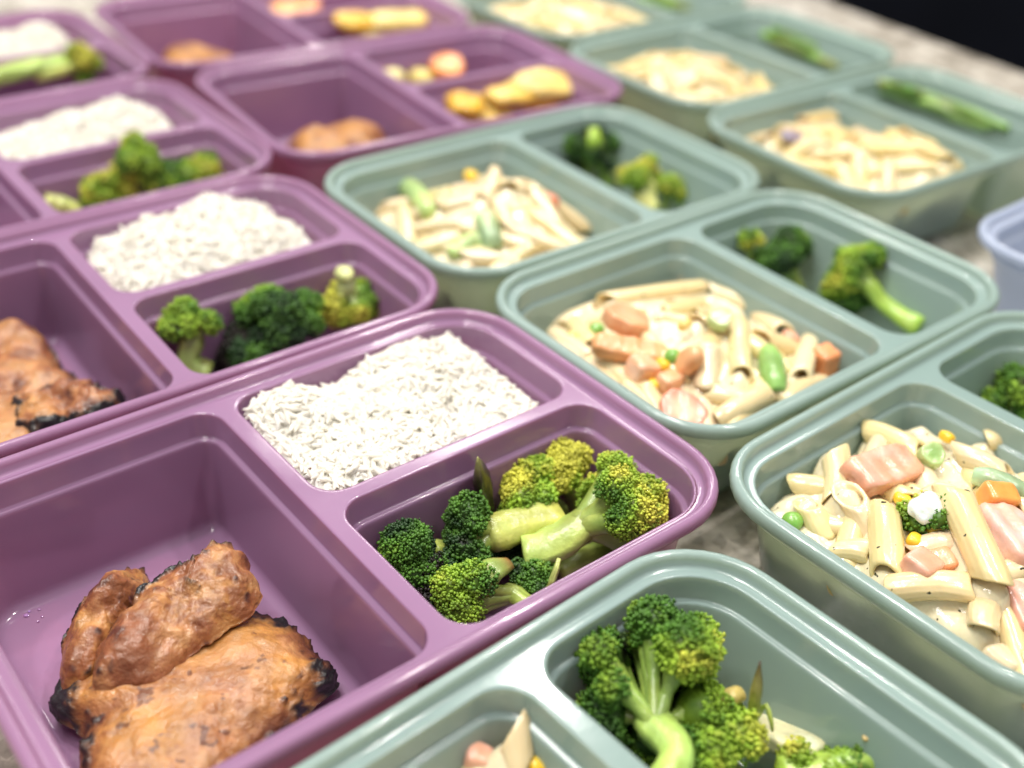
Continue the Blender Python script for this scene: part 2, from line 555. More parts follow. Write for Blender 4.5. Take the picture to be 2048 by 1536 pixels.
def curve(pts, n):
    """Catmull-Rom through the points"""
    p = np.asarray(pts, float)
    p = np.vstack([2 * p[0] - p[1], p, 2 * p[-1] - p[-2]])
    t = np.linspace(0, len(p) - 3 - 1e-6, n)
    i = t.astype(int); f = (t - i)[:, None]
    a, b, c, d = p[i], p[i + 1], p[i + 2], p[i + 3]
    return .5 * ((2 * b) + (c - a) * f + (2 * a - 5 * b + 4 * c - d) * f ** 2 + (3 * b - a - 3 * c + d) * f ** 3)

def tube(mb, pts, radii, seg=12, col_=(.5, .5, .5), n=None, rough=0, seed=0, flat=1.0, ends=True, ribs=0):
    """swept stalk; radii per control point, colour per control point or one"""
    n = n or max(6, 4 * len(pts))
    c = curve(pts, n)
    tt = np.linspace(0, 1, n)
    r = np.interp(tt, np.linspace(0, 1, len(radii)), radii)
    cc = np.asarray(col_, float)
    if cc.ndim == 1: cc = np.repeat(cc[None], 2, 0)
    ck = np.stack([np.interp(tt, np.linspace(0, 1, len(cc)), cc[:, k]) for k in range(3)], 1)
    e1, e2, _ = frame(c[1] - c[0])
    rings = []
    th = np.arange(seg) * 2 * math.pi / seg
    for i in range(n):
        d = unit(c[min(i + 1, n - 1)] - c[max(i - 1, 0)])
        e1 = unit(e1 - d * (e1 @ d)); e2 = np.cross(d, e1)
        rr = r[i] * (1 + (ribs * np.cos(5 * th + seed) if ribs else 0))
        rings.append(c[i] + np.outer(rr * np.cos(th), e1) + np.outer(rr * np.sin(th) * flat, e2))
    v = np.concatenate(rings)
    if rough:
        tl = np.repeat(np.r_[0, np.cumsum(np.linalg.norm(np.diff(c, axis=0), axis=1))], seg)
        aa = np.tile(th, n)
        d = .9 * fbm(np.stack([np.cos(aa) * 1.5, np.sin(aa) * 1.5, tl * .8 + seed], 1), seed, 3) + .5 * fbm(v * 1.6, seed + 1, 3)
        cen = np.repeat(c, seg, 0)
        v = cen + (v - cen) * (1 + rough * d)[:, None]
    q = [[i * seg + k, i * seg + (k + 1) % seg, (i + 1) * seg + (k + 1) % seg, (i + 1) * seg + k] for i in range(n - 1) for k in range(seg)]
    col4 = np.repeat(ck, seg, 0)
    if rough:
        st_ = fbm(np.stack([np.cos(aa) * 3.2, np.sin(aa) * 3.2, tl * .5 + seed], 1), seed + 9, 3)
        col4 = col4 * (1 + .22 * st_)[:, None] * (1 + np.array((.10, .0, -.10)) * fbm(v * 1.2, seed + 4, 2)[:, None])
        brn = sstep(.75, 1.1, fbm(v * 1.5 + 30, seed + 5, 3))
        col4 = mixc(col4, (.16, .09, .02), .7 * brn)
    ng = [list(range(seg))[::-1], list(range((n - 1) * seg, n * seg))] if ends else None
    mb.add(v, q, c=np.clip(col4, 0, 1), ngons=ng)

DARK, MIDG, LIME, YEL, CHAR = (.016, .050, .012), (.070, .18, .016), (.25, .40, .030), (.56, .55, .065), (.014, .011, .007)
STALK = (.36, .46, .10)

def floret(label, group, base, tip, R, sr=.35, yellow=.2, dark=.4, char=.0, seed=0, stalk=STALK, dens=1.0, spread=84, bud=.066, nsub=None, squash=.85, mid=None, cut=True, early=.0, br=.62):
    """a roasted floret: stalk from base to tip, branching into a knobbly crown of buds"""
    rng = np.random.default_rng(seed)
    base, tip = np.asarray(base, float), np.asarray(tip, float)
    root = thing('broccoli_floret', label, 'broccoli', base, 0, group)
    b0 = np.zeros(3); t0 = tip - base
    ax = unit(t0); e1, e2, _ = frame(ax)
    Ln = np.linalg.norm(t0)
    split = t0 - ax * min(R * (1.05 + early), Ln * .8)
    ns = nsub or max(5, int(8 * R + 2))
    mid_ = (b0 + split) / 2 + (e1 * rng.normal() + e2 * rng.normal()) * .08 * Ln if mid is None else np.asarray(mid) - base
    st = MB()
    pale = np.array(stalk)
    tube(st, [b0, mid_, split, split + ax * R * .25], [sr * 1.05, sr * .92, sr * 1.02, sr * .7], 16, [pale * 1.15, pale, pale * .9], 14, rough=.20, seed=seed, flat=.82, ribs=.05)
    cr = MB(); bd = MB()
    # directions of the sub-crowns
    k = np.arange(ns) + .5
    ct = 1 - (1 - math.cos(math.radians(spread))) * k / ns
    ph = k * 2.39996 + rng.random() * 6
    sn = np.sqrt(np.clip(1 - ct * ct, 0, 1))
    dirs = np.stack([sn * np.cos(ph), sn * np.sin(ph), ct], 1) + rng.normal(0, .24, (ns, 3))
    dirs /= np.linalg.norm(dirs, axis=1)[:, None]
    dw = dirs[:, :1] * e1 + dirs[:, 1:2] * e2 + dirs[:, 2:] * ax
    rs_all = R * (1.45 / math.sqrt(ns)) * rng.uniform(.62, 1.35, ns)
    origin = t0 - ax * R * .8
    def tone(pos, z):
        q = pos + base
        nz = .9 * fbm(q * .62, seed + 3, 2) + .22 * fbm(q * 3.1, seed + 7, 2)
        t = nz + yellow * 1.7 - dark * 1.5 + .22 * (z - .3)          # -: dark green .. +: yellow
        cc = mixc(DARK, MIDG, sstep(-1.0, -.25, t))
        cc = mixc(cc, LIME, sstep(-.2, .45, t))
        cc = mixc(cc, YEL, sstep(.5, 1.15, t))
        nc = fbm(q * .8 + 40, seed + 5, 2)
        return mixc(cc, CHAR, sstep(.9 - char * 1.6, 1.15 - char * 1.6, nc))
    for i in range(ns):
        rs = rs_all[i]
        c = origin + rng.normal(0, .10 * R, 3) + dw[i] * (R - rs * .55) * np.array((1, 1, 1)) * (squash + (1 - squash) * sn[i]) + ax * R * .12
        tube(st, [split - ax * .1, (split + c) / 2 - dw[i] * rs * .15, c - dw[i] * rs * .2], [sr * br, sr * br * .72, rs * .55], 10, [pale * .95, np.array((.20, .30, .05))], 7, rough=.08, seed=seed + i, ends=False)
        v, f = ICO[2]
        cv = v * rs * .86
        cv = cv * (1 + .12 * fbm(cv * 3 + i, seed, 2))[:, None] + c
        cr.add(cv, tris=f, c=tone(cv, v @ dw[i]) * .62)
        nb = int(dens * 3.4 * (rs / bud) ** 2)
        z = rng.uniform(-.35, 1, nb); a = rng.random(nb) * 2 * math.pi
        s_ = np.sqrt(1 - z * z)
        g1, g2, _ = frame(dw[i])
        bdirs = (s_ * np.cos(a))[:, None] * g1 + (s_ * np.sin(a))[:, None] * g2 + z[:, None] * dw[i]
        pos = c + bdirs * rs * (1 + .07 * rng.standard_normal(nb) + .12 * fbm(bdirs * 2.5 + i * 5, seed, 2))[:, None]
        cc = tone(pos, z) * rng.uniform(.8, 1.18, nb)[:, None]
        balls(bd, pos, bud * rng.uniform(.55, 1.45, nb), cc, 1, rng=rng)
    st.obj('stem', M['stem'], root)
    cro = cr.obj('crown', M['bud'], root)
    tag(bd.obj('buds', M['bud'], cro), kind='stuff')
    return root

def stalk_piece(label, group, pts, radii, cols, seed=0, twig=None, flat=.8, name='broccoli_stalk'):
    base = np.asarray(pts[0], float)
    mb = MB()
    tube(mb, [np.asarray(p) - base for p in pts], radii, 16, cols, 18, rough=.28, seed=seed, flat=flat, ribs=.07)
    for tw in (twig or []):
        tube(mb, [np.asarray(p) - base for p in tw[0]], tw[1], 10, tw[2] if len(tw) > 2 else cols, 9, rough=.12, seed=seed + 2)
    o = mb.obj(name, M['stem'])
    o.location = Vector(base) * S
    return tag(o, label, 'broccoli', group)

PENNE = (.74, .60, .33)
TUBES = []
def penne(label, group, p0, p1, r=.46, sag=0.0, roll=0.0, cut=.85, seed=0, seg=48, tint=PENNE, ridges=16, hole=.62):
    """ridged hollow tube with slanted ends"""
    rng = np.random.default_rng(seed)
    p0, p1 = np.asarray(p0, float), np.asarray(p1, float)
    TUBES.append((p0, p1, r)); cut = cut * 1.3; sag = sag + rng.uniform(.0, .10); sq = rng.uniform(.80, .98); kx = rng.uniform(-.12, .12)
    c0 = (p0 + p1) / 2
    a = p1 - p0; Ln = np.linalg.norm(a); e1, e2, a = frame(a)
    th = np.arange(seg) * 2 * math.pi / seg
    def ring(s, rad, rib):
        rr = rad * (1 + rib * np.cos(ridges * th))
        bend = -4 * sag * (s - .5) ** 2 + sag
        sh = cut * rad * np.cos(th + roll)
        return (a * (s - .5) * Ln)[None] + np.outer(sh, a) + np.outer(rr * np.cos(th), e1) + np.outer(rr * np.sin(th) * sq, e2) + np.array((0, 0, bend)) + e1 * kx * (1 - 4 * (s - .5) ** 2)
    rings, cs = [], []
    base = np.array(tint) * rng.uniform(.93, 1.05) * np.array((1, rng.uniform(.96, 1.04), rng.uniform(.85, 1.2)))
    for s in (0, .02, .15, .38, .62, .85, .98, 1):
        edge = .94 if s in (0, 1) else 1
        rings.append(ring(s, r * edge * (1 + .02 * math.sin(seed + 6 * s)), .014 if 0 < s < 1 else .006)); cs.append(base * (1 if 0 < s < 1 else 1.05))
    for s in (1, .97, .7, .3, .03, 0):
        rings.append(ring(s, r * (.78 if s in (0, 1) else hole + .06), 0)); cs.append(base * np.array((1.0, .96, .86)))
    v = np.concatenate(rings)
    v = v * (1 + .0 * v) + .03 * np.stack([fbm(v * 2 + seed, 3, 2), fbm(v * 2 + seed, 7, 2), fbm(v * 2 + seed, 11, 2)], 1)
    R_ = len(rings)
    q = [[i * seg + k, i * seg + (k + 1) % seg, ((i + 1) % R_) * seg + (k + 1) % seg, ((i + 1) % R_) * seg + k] for i in range(R_) for k in range(seg)]
    mb = MB().add(v, q, c=np.clip(np.repeat(np.array(cs), seg, 0), 0, 1))
    o = mb.obj('penne_tube', M['penne'])
    o.location = Vector(c0) * S
    return tag(o, label, 'pasta', group)

def chunk(name, label, cat, group, c, size, rot=(0, 0, 0), color=(.7, .3, .12), power=4, crinkle=0, seed=0, mat='veg', noise=.05, sub=4):
    """rounded cut piece: power 2 = round, 8 = boxy"""
    v, f = ICO[sub]
    k = (np.abs(v) ** power).sum(1) ** (-1.0 / power)
    v = v * k[:, None] * np.asarray(size)
    if crinkle: v[:, 2] += crinkle * np.sin(v[:, 0] * 9) * np.sign(v[:, 2] + 1e-6) * sstep(.0, .6, np.abs(v[:, 2]) / size[2])
    n = fbm(v * 1.5 + seed * 3.1, seed, 3)
    v = v * (1 + noise * n)[:, None]
    cc = np.clip(mixc(color, np.array(color) * np.array((1.1, 1.25, 1.5)), sstep(-.4, .8, fbm(v * 2 + seed, seed + 2, 2))), 0, .95)
    mb = MB().add(v, tris=f, c=cc)
    o = mb.obj(name, M[mat])
    o.location = Vector(c) * S
    o.rotation_euler = rot
    return tag(o, label, cat, group)

def disc(name, label, cat, group, c, r, t, tilt, color, seed=0, core=None, crinkle=0.0):
    """cut round: flat faces with softened rim, paler core"""
    seg, rr = 40, (0, .3, .55, .8, .93, .985, 1.0)
    th = np.arange(seg) * 2 * math.pi / seg
    V, C_ = [], []
    def ring(f, z):
        wob = 1 + .05 * np.cos(3 * th + seed) + .03 * np.cos(7 * th + 2 * seed)
        zz = z + (crinkle * np.sin(f * r * np.cos(th) * 9))
        V.append(np.stack([f * r * wob * np.cos(th), f * r * wob * np.sin(th), zz * np.ones(seg)], 1))
        C_.append(np.repeat(mixc(core if core is not None else color, color, sstep(.35, .8, f))[None], seg, 0))
    prof = [(f, t / 2 - (.12 * t if f > .95 else 0) - (.25 * t if f >= 1 else 0)) for f in rr] 
    for f, z in prof: ring(max(f, .002), z)
    for f, z in prof[::-1]: ring(max(f, .002), -z)
    n = len(V)
    q = [[i * seg + k, (i + 1) * seg + k, (i + 1) * seg + (k + 1) % seg, i * seg + (k + 1) % seg] for i in range(n - 1) for k in range(seg)]
    v = np.concatenate(V); v += .02 * np.stack([fbm(v * 2 + seed, 1, 2)] * 3, 1)
    mb = MB().add(v, q, c=np.clip(np.concatenate(C_), 0, 1))
    o = mb.obj(name, M['veg'])
    o.location = Vector(c) * S; o.rotation_euler = tilt
    return tag(o, label, cat, group)

def bean(label, group, pts, r, color=(.13, .30, .06), seed=0, cat='green bean', name='green_bean'):
    base = np.asarray(pts[0], float)
    mb = MB()
    c = np.array(color)
    tube(mb, [np.asarray(p) - base for p in pts], [r * .7, r, r * 1.02, r, r * .75], 14, [c * 1.5, c, c * .9, c, c * 1.4], 16, rough=.06, seed=seed)
    o = mb.obj(name, M['veg']); o.location = Vector(base) * S
    return tag(o, label, cat, group)

def field(n, hole, hf, step, pad, color, mat, name, seed, cvar=.1, floor=-5.18, foot=1.0):
    """heaped food surface filling a compartment: top follows hf(x,y), skirt reaches the compartment floor"""
    x0, x1, y0, y1 = hole[0] + pad, hole[1] - pad, hole[2] + pad, hole[3] - pad
    nx, ny = int((x1 - x0) / step), int((y1 - y0) / step)
    X, Y = np.meshgrid(np.linspace(x0, x1, nx), np.linspace(y0, y1, ny), indexing='ij')
    cx, cy = (x0 + x1) / 2, (y0 + y1) / 2
    # round the plan outline
    u, w = (X - cx) / (x1 - x0) * 2, (Y - cy) / (y1 - y0) * 2
    k = np.maximum(np.abs(u), np.abs(w)) / np.maximum((np.abs(u) ** 6 + np.abs(w) ** 6) ** (1 / 6), 1e-6)
    X, Y = cx + (X - cx) * k, cy + (Y - cy) * k
    P = np.stack([X.ravel(), Y.ravel()], 1)
    Z = np.maximum(hf(P[:, 0], P[:, 1]), floor + .05)
    # keep inside the tapering walls
    dep = np.clip((-.5 - Z) / 4.7, 0, 1)
    sh = 1 - dep * foot / np.array((x1 - x0, y1 - y0)).min() * 2 * .9
    XY = np.array((cx, cy)) + (P - np.array((cx, cy))) * sh[:, None]
    top = np.c_[XY, Z]
    ring = [i * ny for i in range(nx)] + [(nx - 1) * ny + j for j in range(1, ny)] + [i * ny + ny - 1 for i in range(nx - 2, -1, -1)] + [j for j in range(ny - 2, 0, -1)]
    q = [[i * ny + j, (i + 1) * ny + j, (i + 1) * ny + j + 1, i * ny + j + 1] for i in range(nx - 1) for j in range(ny - 1)]
    low = top[ring].copy(); low[:, :2] = np.array((cx, cy)) + (P[ring] - np.array((cx, cy))) * (1 - foot / np.array((x1 - x0, y1 - y0)).min() * 2 * .9); low[:, 2] = floor
    m_ = len(ring); b0 = len(top)
    q += [[ring[k], b0 + k, b0 + (k + 1) % m_, ring[(k + 1) % m_]] for k in range(m_)]
    v = np.vstack([top, low])
    cc = np.clip(np.array(color) * (1 + cvar * fbm(v * 1.3 + seed, seed, 3))[:, None], 0, .95)
    mb = MB().add(v, q, c=cc, ngons=[list(range(b0, b0 + m_))[::-1]])
    o = mb.obj(name, M[mat])
    X_, Y_, th = POS[n]
    o.location = (X_ * S, Y_ * S, TABLE * S); o.rotation_euler = (0, 0, math.radians(th))
    return o

# ------------------------------------------------------------------ rice
def grain_shape(seed, seg=8, nr=7):
    rng = np.random.default_rng(seed)
    t = np.linspace(-1, 1, nr)
    prof = np.sqrt(np.clip(1 - np.abs(t) ** 2.6, 0, 1)); prof[0] = prof[-1] = .12
    th = np.arange(seg) * 2 * math.pi / seg
    L2, r = .36 * rng.uniform(.8, 1.15), .088 * rng.uniform(.92, 1.1)
    bend = rng.uniform(-.09, .09)
    v = np.concatenate([np.stack([np.full(seg, x * L2), r * p * np.cos(th) + bend * (x * x - .4), r * p * .85 * np.sin(th)], 1) for x, p in zip(t, prof)])
    q = [[i * seg + k, (i + 1) * seg + k, (i + 1) * seg + (k + 1) % seg, i * seg + (k + 1) % seg][::-1] for i in range(nr - 1) for k in range(seg)]
    return v, np.array(q), [list(range(seg))[::-1][::-1], list(range((nr - 1) * seg, nr * seg))[::-1]]

RICE_C = np.array((.965, .95, .905))
def rice(n, hole, hf, label, count, singles=0, seed=1):
    rng = np.random.default_rng(seed)
    X_, Y_, th_ = POS[n]
    root = thing('rice_portion', label, 'rice', (X_, Y_, TABLE), math.radians(th_), 'heaps of white rice')
    hfb = lambda x, y: hf(x, y) - .01
    bed = field(n, hole, hfb, .16, .16, RICE_C * .93, 'rice', 'rice_bed', seed, .04, foot=.75)
    bed.location = (0, 0, 0); bed.rotation_euler = (0, 0, 0); bed.parent = root
    x = rng.uniform(hole[0] + .32, hole[1] - .32, count); y = rng.uniform(hole[2] + .32, hole[3] - .32, count)
    # rounded plan
    cx, cy = (hole[0] + hole[1]) / 2, (hole[2] + hole[3]) / 2
    u, w = (x - cx) / (hole[1] - hole[0]) * 2, (y - cy) / (hole[3] - hole[2]) * 2
    ok = (np.abs(u) ** 6 + np.abs(w) ** 6) < .78
    x, y = x[ok], y[ok]; m = len(x)
    z = hf(x, y)
    dep = np.clip((-.5 - z) / 4.7, 0, 1)
    sc = 1 - dep * .75 / min(hole[1] - hole[0], hole[3] - hole[2]) * 1.8
    x, y = cx + (x - cx) * sc, cy + (y - cy) * sc
    e = .1
    nx, ny = -(hf(x + e, y) - hf(x - e, y)) / (2 * e), -(hf(x, y + e) - hf(x, y - e)) / (2 * e)
    nrm = np.stack([nx, ny, np.ones(m)], 1); nrm /= np.linalg.norm(nrm, axis=1)[:, None]
    lift = rng.uniform(-.10, .12, m)
    pos = np.stack([x, y, z], 1) + nrm * lift[:, None]
    yaw = rng.random(m) * 2 * math.pi
    d = np.stack([np.cos(yaw), np.sin(yaw), np.zeros(m)], 1)
    d = d - nrm * (d * nrm).sum(1)[:, None] + nrm * rng.normal(0, .20, m)[:, None]
    d /= np.linalg.norm(d, axis=1)[:, None]
    b = np.cross(nrm, d); b /= np.linalg.norm(b, axis=1)[:, None]
    c = np.cross(d, b)
    var = [grain_shape(s) for s in range(6)]
    tone = np.clip(RICE_C * (1 + .05 * rng.standard_normal((m, 1))) * np.array((1, 1, 1)) + rng.normal(0, .012, (m, 1)) * np.array((0, .4, 1.5)), 0, .96)
    order = np.argsort(-(lift + .10 * rng.standard_normal(m)))
    single = set(order[:singles].tolist())
    mb = MB()
    for k, (gv, gq, gg) in enumerate(var):
        ids = np.array([i for i in range(k, m, 6) if i not in single])
        if not len(ids): continue
        v = pos[ids][:, None] + gv[None, :, :1] * d[ids][:, None] + gv[None, :, 1:2] * b[ids][:, None] + gv[None, :, 2:] * c[ids][:, None]
        q = (gq[None] + (np.arange(len(ids)) * len(gv))[:, None, None]).reshape(-1, 4)
        mb.add(v.reshape(-1, 3), q, c=np.repeat(tone[ids], len(gv), 0))
    tag(mb.obj('rice_grains', M['rice'], root), kind='stuff')
    if singles:
        ms = [MB().add(gv, gq, c=RICE_C, ngons=gg).mesh('rice_grain', M['rice']) for gv, gq, gg in var]
        for i in order[:singles]:
            o = link('rice_grain', ms[i % 6], root)
            mt = Matrix(np.stack([d[i], b[i], c[i]], 1).tolist()).to_4x4()
            mt.translation = Vector(pos[i]) * S
            o.matrix_local = mt
    return root

def gauss(x, y, cx, cy, sx, sy): return np.exp(-((x - cx) / sx) ** 2 - ((y - cy) / sy) ** 2)
def lump(x, y, s, k=.9): return fbm(np.stack([x * k, y * k, np.zeros_like(x) + s], 1), s, 3)
RICE_H = (-.12, 10.65, .34, 7.08)
def hf1(x, y):
    z = -1.15 + .95 * gauss(x, y, 1.6, 5.6, 1.6, 1.5) + .95 * gauss(x, y, 7.4, 5.4, 1.9, 1.8) + .55 * gauss(x, y, 4.4, 3.2, 3.4, 2.8) + .35 * gauss(x, y, 1.5, 1.5, 2.2, 1.6)
    z = z - .2 * gauss(x, y, 4.0, 7.0, 1.5, .9) - 1.3 * sstep(9.3, 10.7, x) + .14 * lump(x, y, 3) + .13 * lump(x, y, 5, 1.7)
    return np.minimum(z, .05)
rice('P1', RICE_H, hf1, 'fluffy white rice flecked with herbs, beside the yellowed broccoli and charred chicken', 4200, 300, 11)
def hf2(x, y):
    z = -1.30 + 1.15 * gauss(x, y, 3.2, 5.0, 1.7, 1.9) + 1.4 * gauss(x, y, 6.6, 5.5, 1.9, 1.7) + .9 * gauss(x, y, 3.2, 2.2, 3.2, 1.8) + .7 * gauss(x, y, 7.2, 2.8, 2.4, 1.6)
    return z - 1.3 * sstep(9.0, 10.4, x) - .3 * sstep(1.2, .2, x) + .20 * lump(x, y, 7) + .10 * lump(x, y, 9, 2.2)
rice('P2', RICE_H, hf2, 'heap of white rice in the tray with the upright broccoli stalk', 2300, 0, 12)
def hf3(x, y):
    z = -1.6 + 1.5 * gauss(x, y, 7.4, 4.4, 2.2, 2.2) + 1.2 * gauss(x, y, 3.4, 4.0, 2.2, 2.4) + .3 * gauss(x, y, .8, 2.5, 2, 2)
    return z - .9 * sstep(9.2, 10.4, x) + .22 * lump(x, y, 17) + .10 * lump(x, y, 19, 2.2)
rice('P3', RICE_H, hf3, 'heap of white rice next to lime green broccoli, middle purple tray of its row', 1700, 0, 13)
def hf4(x, y):
    z = -1.3 + 1.2 * gauss(x, y, 8.3, 4.0, 1.5, 2.2) + 1.0 * gauss(x, y, 4.4, 3.8, 2.0, 2.4)
    return z - .9 * sstep(9.4, 10.5, x) + .25 * lump(x, y, 27)
rice('P4', RICE_H, hf4, 'white rice in the farthest purple rice tray, beside bright green stalks', 1300, 0, 14)

# herb flecks on the nearest rice
rng = np.random.default_rng(5)
for k, (px, py) in enumerate(((784, 847), (722, 957), (747, 953), (610, 933), (619, 926), (588, 900), (1062, 792), (668, 880))):
    p = at(px, py, -.55)
    lx, ly, _ = w2l('P1', p)
    p = l2w('P1', lx, ly, float(hf1(np.array([lx]), np.array([ly]))[0]) + .16)
    s_ = .06 if k not in (1, 6) else .11
    chunk('herb_fleck', 'tiny dark dried herb fleck lying on the nearest white rice', 'herb', 'herb flecks on the rice', p,
          (s_ * 1.6, s_ * .7, .02), (rng.normal() * .3, rng.normal() * .3, rng.random() * 3), (.05, .05, .02) if k % 2 else (.10, .04, .02), 3, seed=k, sub=1)

# ------------------------------------------------------------------ chicken
GOLD, TAN, ROAST, REDB, BLK = (.45, .20, .046), (.37, .16, .060), (.215, .066, .023), (.085, .021, .010), (.010, .009, .010)

def skin(v, seed, edge, gold=.5, char=.3, mott=1.0, roast=0.0):
    """roast colours: golden, browned and burnt where the piece is thin"""
    n1 = fbm(v * .5 + seed, seed, 3); n2 = fbm(v * 1.1 + seed, seed + 4, 4); n3 = fbm(v * 2.6 + seed, seed + 8, 3)
    n4 = fbm(v * 6.0 + seed, seed + 9, 2)
    c = mixc(TAN, GOLD, sstep(-.4, .6, n1 + (gold - .5) * 1.5))
    c = mixc(c, (.48, .25, .095), .5 * sstep(.2, .8, -n2 + .2 * n3 - .3 * edge))
    c = mixc(c, ROAST, (.45 + .45 * mott) * sstep(-.25, .75, n2 * mott + .35 * n4 + edge * .95 - .15 - .3 * (1 - mott) + roast))
    c = mixc(c, REDB, .9 * sstep(.45, 1.15, n2 * .7 * mott + edge * 1.05 + .35 * n3 * mott - .1))
    b = sstep(1.25 - char, 1.62 - char, edge * 1.12 + .30 * n1 + .38 * n3)
    spots = sstep(.80, 1.05, n3 + .3 * n2) * .8
    c = mixc(c, REDB, spots)
    return np.clip(mixc(c, BLK, b), 0, 1), b

def slab(label, outline, z0, thick, seed, cen=None, tilt=(0, 0), gold=.5, char=.3, name='chicken_thigh', group=None, na=150, nr=46, folds=.12, power=3.0, dome=None, burn=None, rise=None, rag=.035, mott=1.0, wav=.28, roast=0.0):
    """flat roasted piece over a traced plan outline (world cm), domed top, flat underside"""
    o = np.asarray(outline, float)[:, :2]
    cen = o.mean(0) if cen is None else np.asarray(cen, float)
    d = o - cen
    ang = np.unwrap(np.arctan2(d[:, 1], d[:, 0])); 
    if ang[-1] < ang[0]: d = d[::-1]; ang = np.unwrap(np.arctan2(d[:, 1], d[:, 0]))
    rad = np.linalg.norm(d, axis=1)
    a = np.linspace(0, 2 * math.pi, na, endpoint=False) + ang[0]
    ang3 = np.concatenate([ang - 2 * math.pi, ang, ang + 2 * math.pi]); rad3 = np.concatenate([rad] * 3)
    so = np.argsort(ang3); r = np.interp(a, ang3[so], rad3[so])
    r = r * (1 + rag * fbm(np.stack([np.cos(a) * 4, np.sin(a) * 4, a * 0 + seed], 1), seed, 3))
    rho = np.linspace(0, 1, nr) ** .8
    V, E_ = [], []
    for s, top in [(x, True) for x in rho] + [(x, False) for x in rho[::-1]]:
        x, y = cen[0] + s * r * np.cos(a), cen[1] + s * r * np.sin(a)
        h = (1 - s ** power) ** .55
        q = np.stack([x, y, x * 0], 1)
        up = thick * h * (1 + wav * fbm(q * .33 + seed, seed, 2)) + folds * h * fbm(q * .8 + seed, seed + 3, 3)
        if dome is not None: up = up + h * dome(x, y)
        z = z0 + .32 * thick + (.68 * up if top else -.32 * thick * h) + tilt[0] * (x - cen[0]) + tilt[1] * (y - cen[1])
        if rise is not None: z = z + rise(x, y)
        V.append(np.stack([x, y, z], 1))
        E_.append(np.full(na, s) if burn is None else s * np.clip(.62 + .42 * (np.cos(a) * burn[0] + np.sin(a) * burn[1]), 0, 1.04))
    v = np.concatenate(V); e = np.concatenate(E_)
    c, b = skin(v, seed, sstep(.62, 1.0, e) + .22 * fbm(v * .6, seed + 11, 2), gold, char, mott, roast)
    fine = (.02 + .025 * mott) * fbm(v * 1.8 + seed, seed + 2, 4) + b * (.03 + .13 * np.abs(fbm(v * 2.8, seed + 6, 3)))
    out = v - np.array((cen[0], cen[1], z0)); out = out / (np.linalg.norm(out, axis=1)[:, None] + 1e-6)
    out[:, 2] += .6
    v = v + out * fine[:, None] * sstep(0, .15, e + .1)[:, None]
    n = len(V)
    qd = [[i * na + k, (i + 1) * na + k, (i + 1) * na + (k + 1) % na, i * na + (k + 1) % na] for i in range(n - 1) for k in range(na)]
    base = np.array((cen[0], cen[1], z0))
    ob = MB().add(v - base, qd, c=c).obj(name, M['chicken'])
    ob.location = Vector(base) * S
    return tag(ob, label, 'chicken', group)

def strip(label, pts, wid, hei, seed, side=(0, 0, 1), gold=.45, char=.45, name='chicken_strip', group=None, n=110, seg=56):
    """folded strip of roast meat along a spine, burnt along the side facing 'side' and at its ends"""
    c = curve(pts, n); tt = np.linspace(0, 1, n)
    w = np.interp(tt, np.linspace(0, 1, len(wid)), wid); h = np.interp(tt, np.linspace(0, 1, len(hei)), hei)
    endf = np.sqrt(np.clip(1 - np.abs(2 * tt - 1) ** 9, 0, 1)); endf[0] = endf[-1] = .03
    th = np.arange(seg) * 2 * math.pi / seg
    side = unit(side); V, E_ = [], []
    rag = fbm(np.stack([tt * 7, tt * 0 + seed, tt * 0], 1), seed + 1, 3); rag2 = fbm(np.stack([tt * 7, tt * 0 + seed + 9, tt * 0], 1), seed + 1, 3)
    for i in range(n):
        d = unit(c[min(i + 1, n - 1)] - c[max(i - 1, 0)])
        e1 = unit(np.cross(d, (0, 0, 1))); e2 = np.cross(e1, d)
        cw = np.sign(np.cos(th)) * np.abs(np.cos(th)) ** .8 * np.where(np.cos(th) > 0, 1 + .22 * rag[i], 1 + .22 * rag2[i])
        dirs = np.outer(cw, e1) * w[i] + np.outer(np.sin(th) - .35 * np.cos(th) ** 2, e2) * h[i]
        V.append(c[i] + dirs * endf[i])
        un = np.outer(np.cos(th), e1) + np.outer(np.sin(th), e2)
        E_.append(np.clip(un @ side, -1, 1) * .75 + .55 * sstep(.80, 1.0, abs(2 * tt[i] - 1)))
    v = np.concatenate(V); e = np.concatenate(E_); cc_ = np.repeat(c, seg, 0)
    o = v - cc_; o /= np.linalg.norm(o, axis=1)[:, None] + 1e-6
    col_, b = skin(v, seed, np.clip(e, -.2, 1.3), gold, char)
    dsp = .24 * fbm(v * .75 + seed, seed, 2) + .09 * fbm(v * 2.1 + seed, seed + 2, 3) + b * (.05 + .16 * np.abs(fbm(v * 3.0, seed + 6, 3)))
    v = v + o * dsp[:, None]
    qd = [[i * seg + k, i * seg + (k + 1) % seg, (i + 1) * seg + (k + 1) % seg, (i + 1) * seg + k] for i in range(n - 1) for k in range(seg)]
    base = np.asarray(pts[0], float)
    ob = MB().add(v - base, qd, c=col_, ngons=[list(range(seg))[::-1], list(range((n - 1) * seg, n * seg))]).obj(name, M['chicken'])
    ob.location = Vector(base) * S
    return tag(ob, label, 'chicken', group)

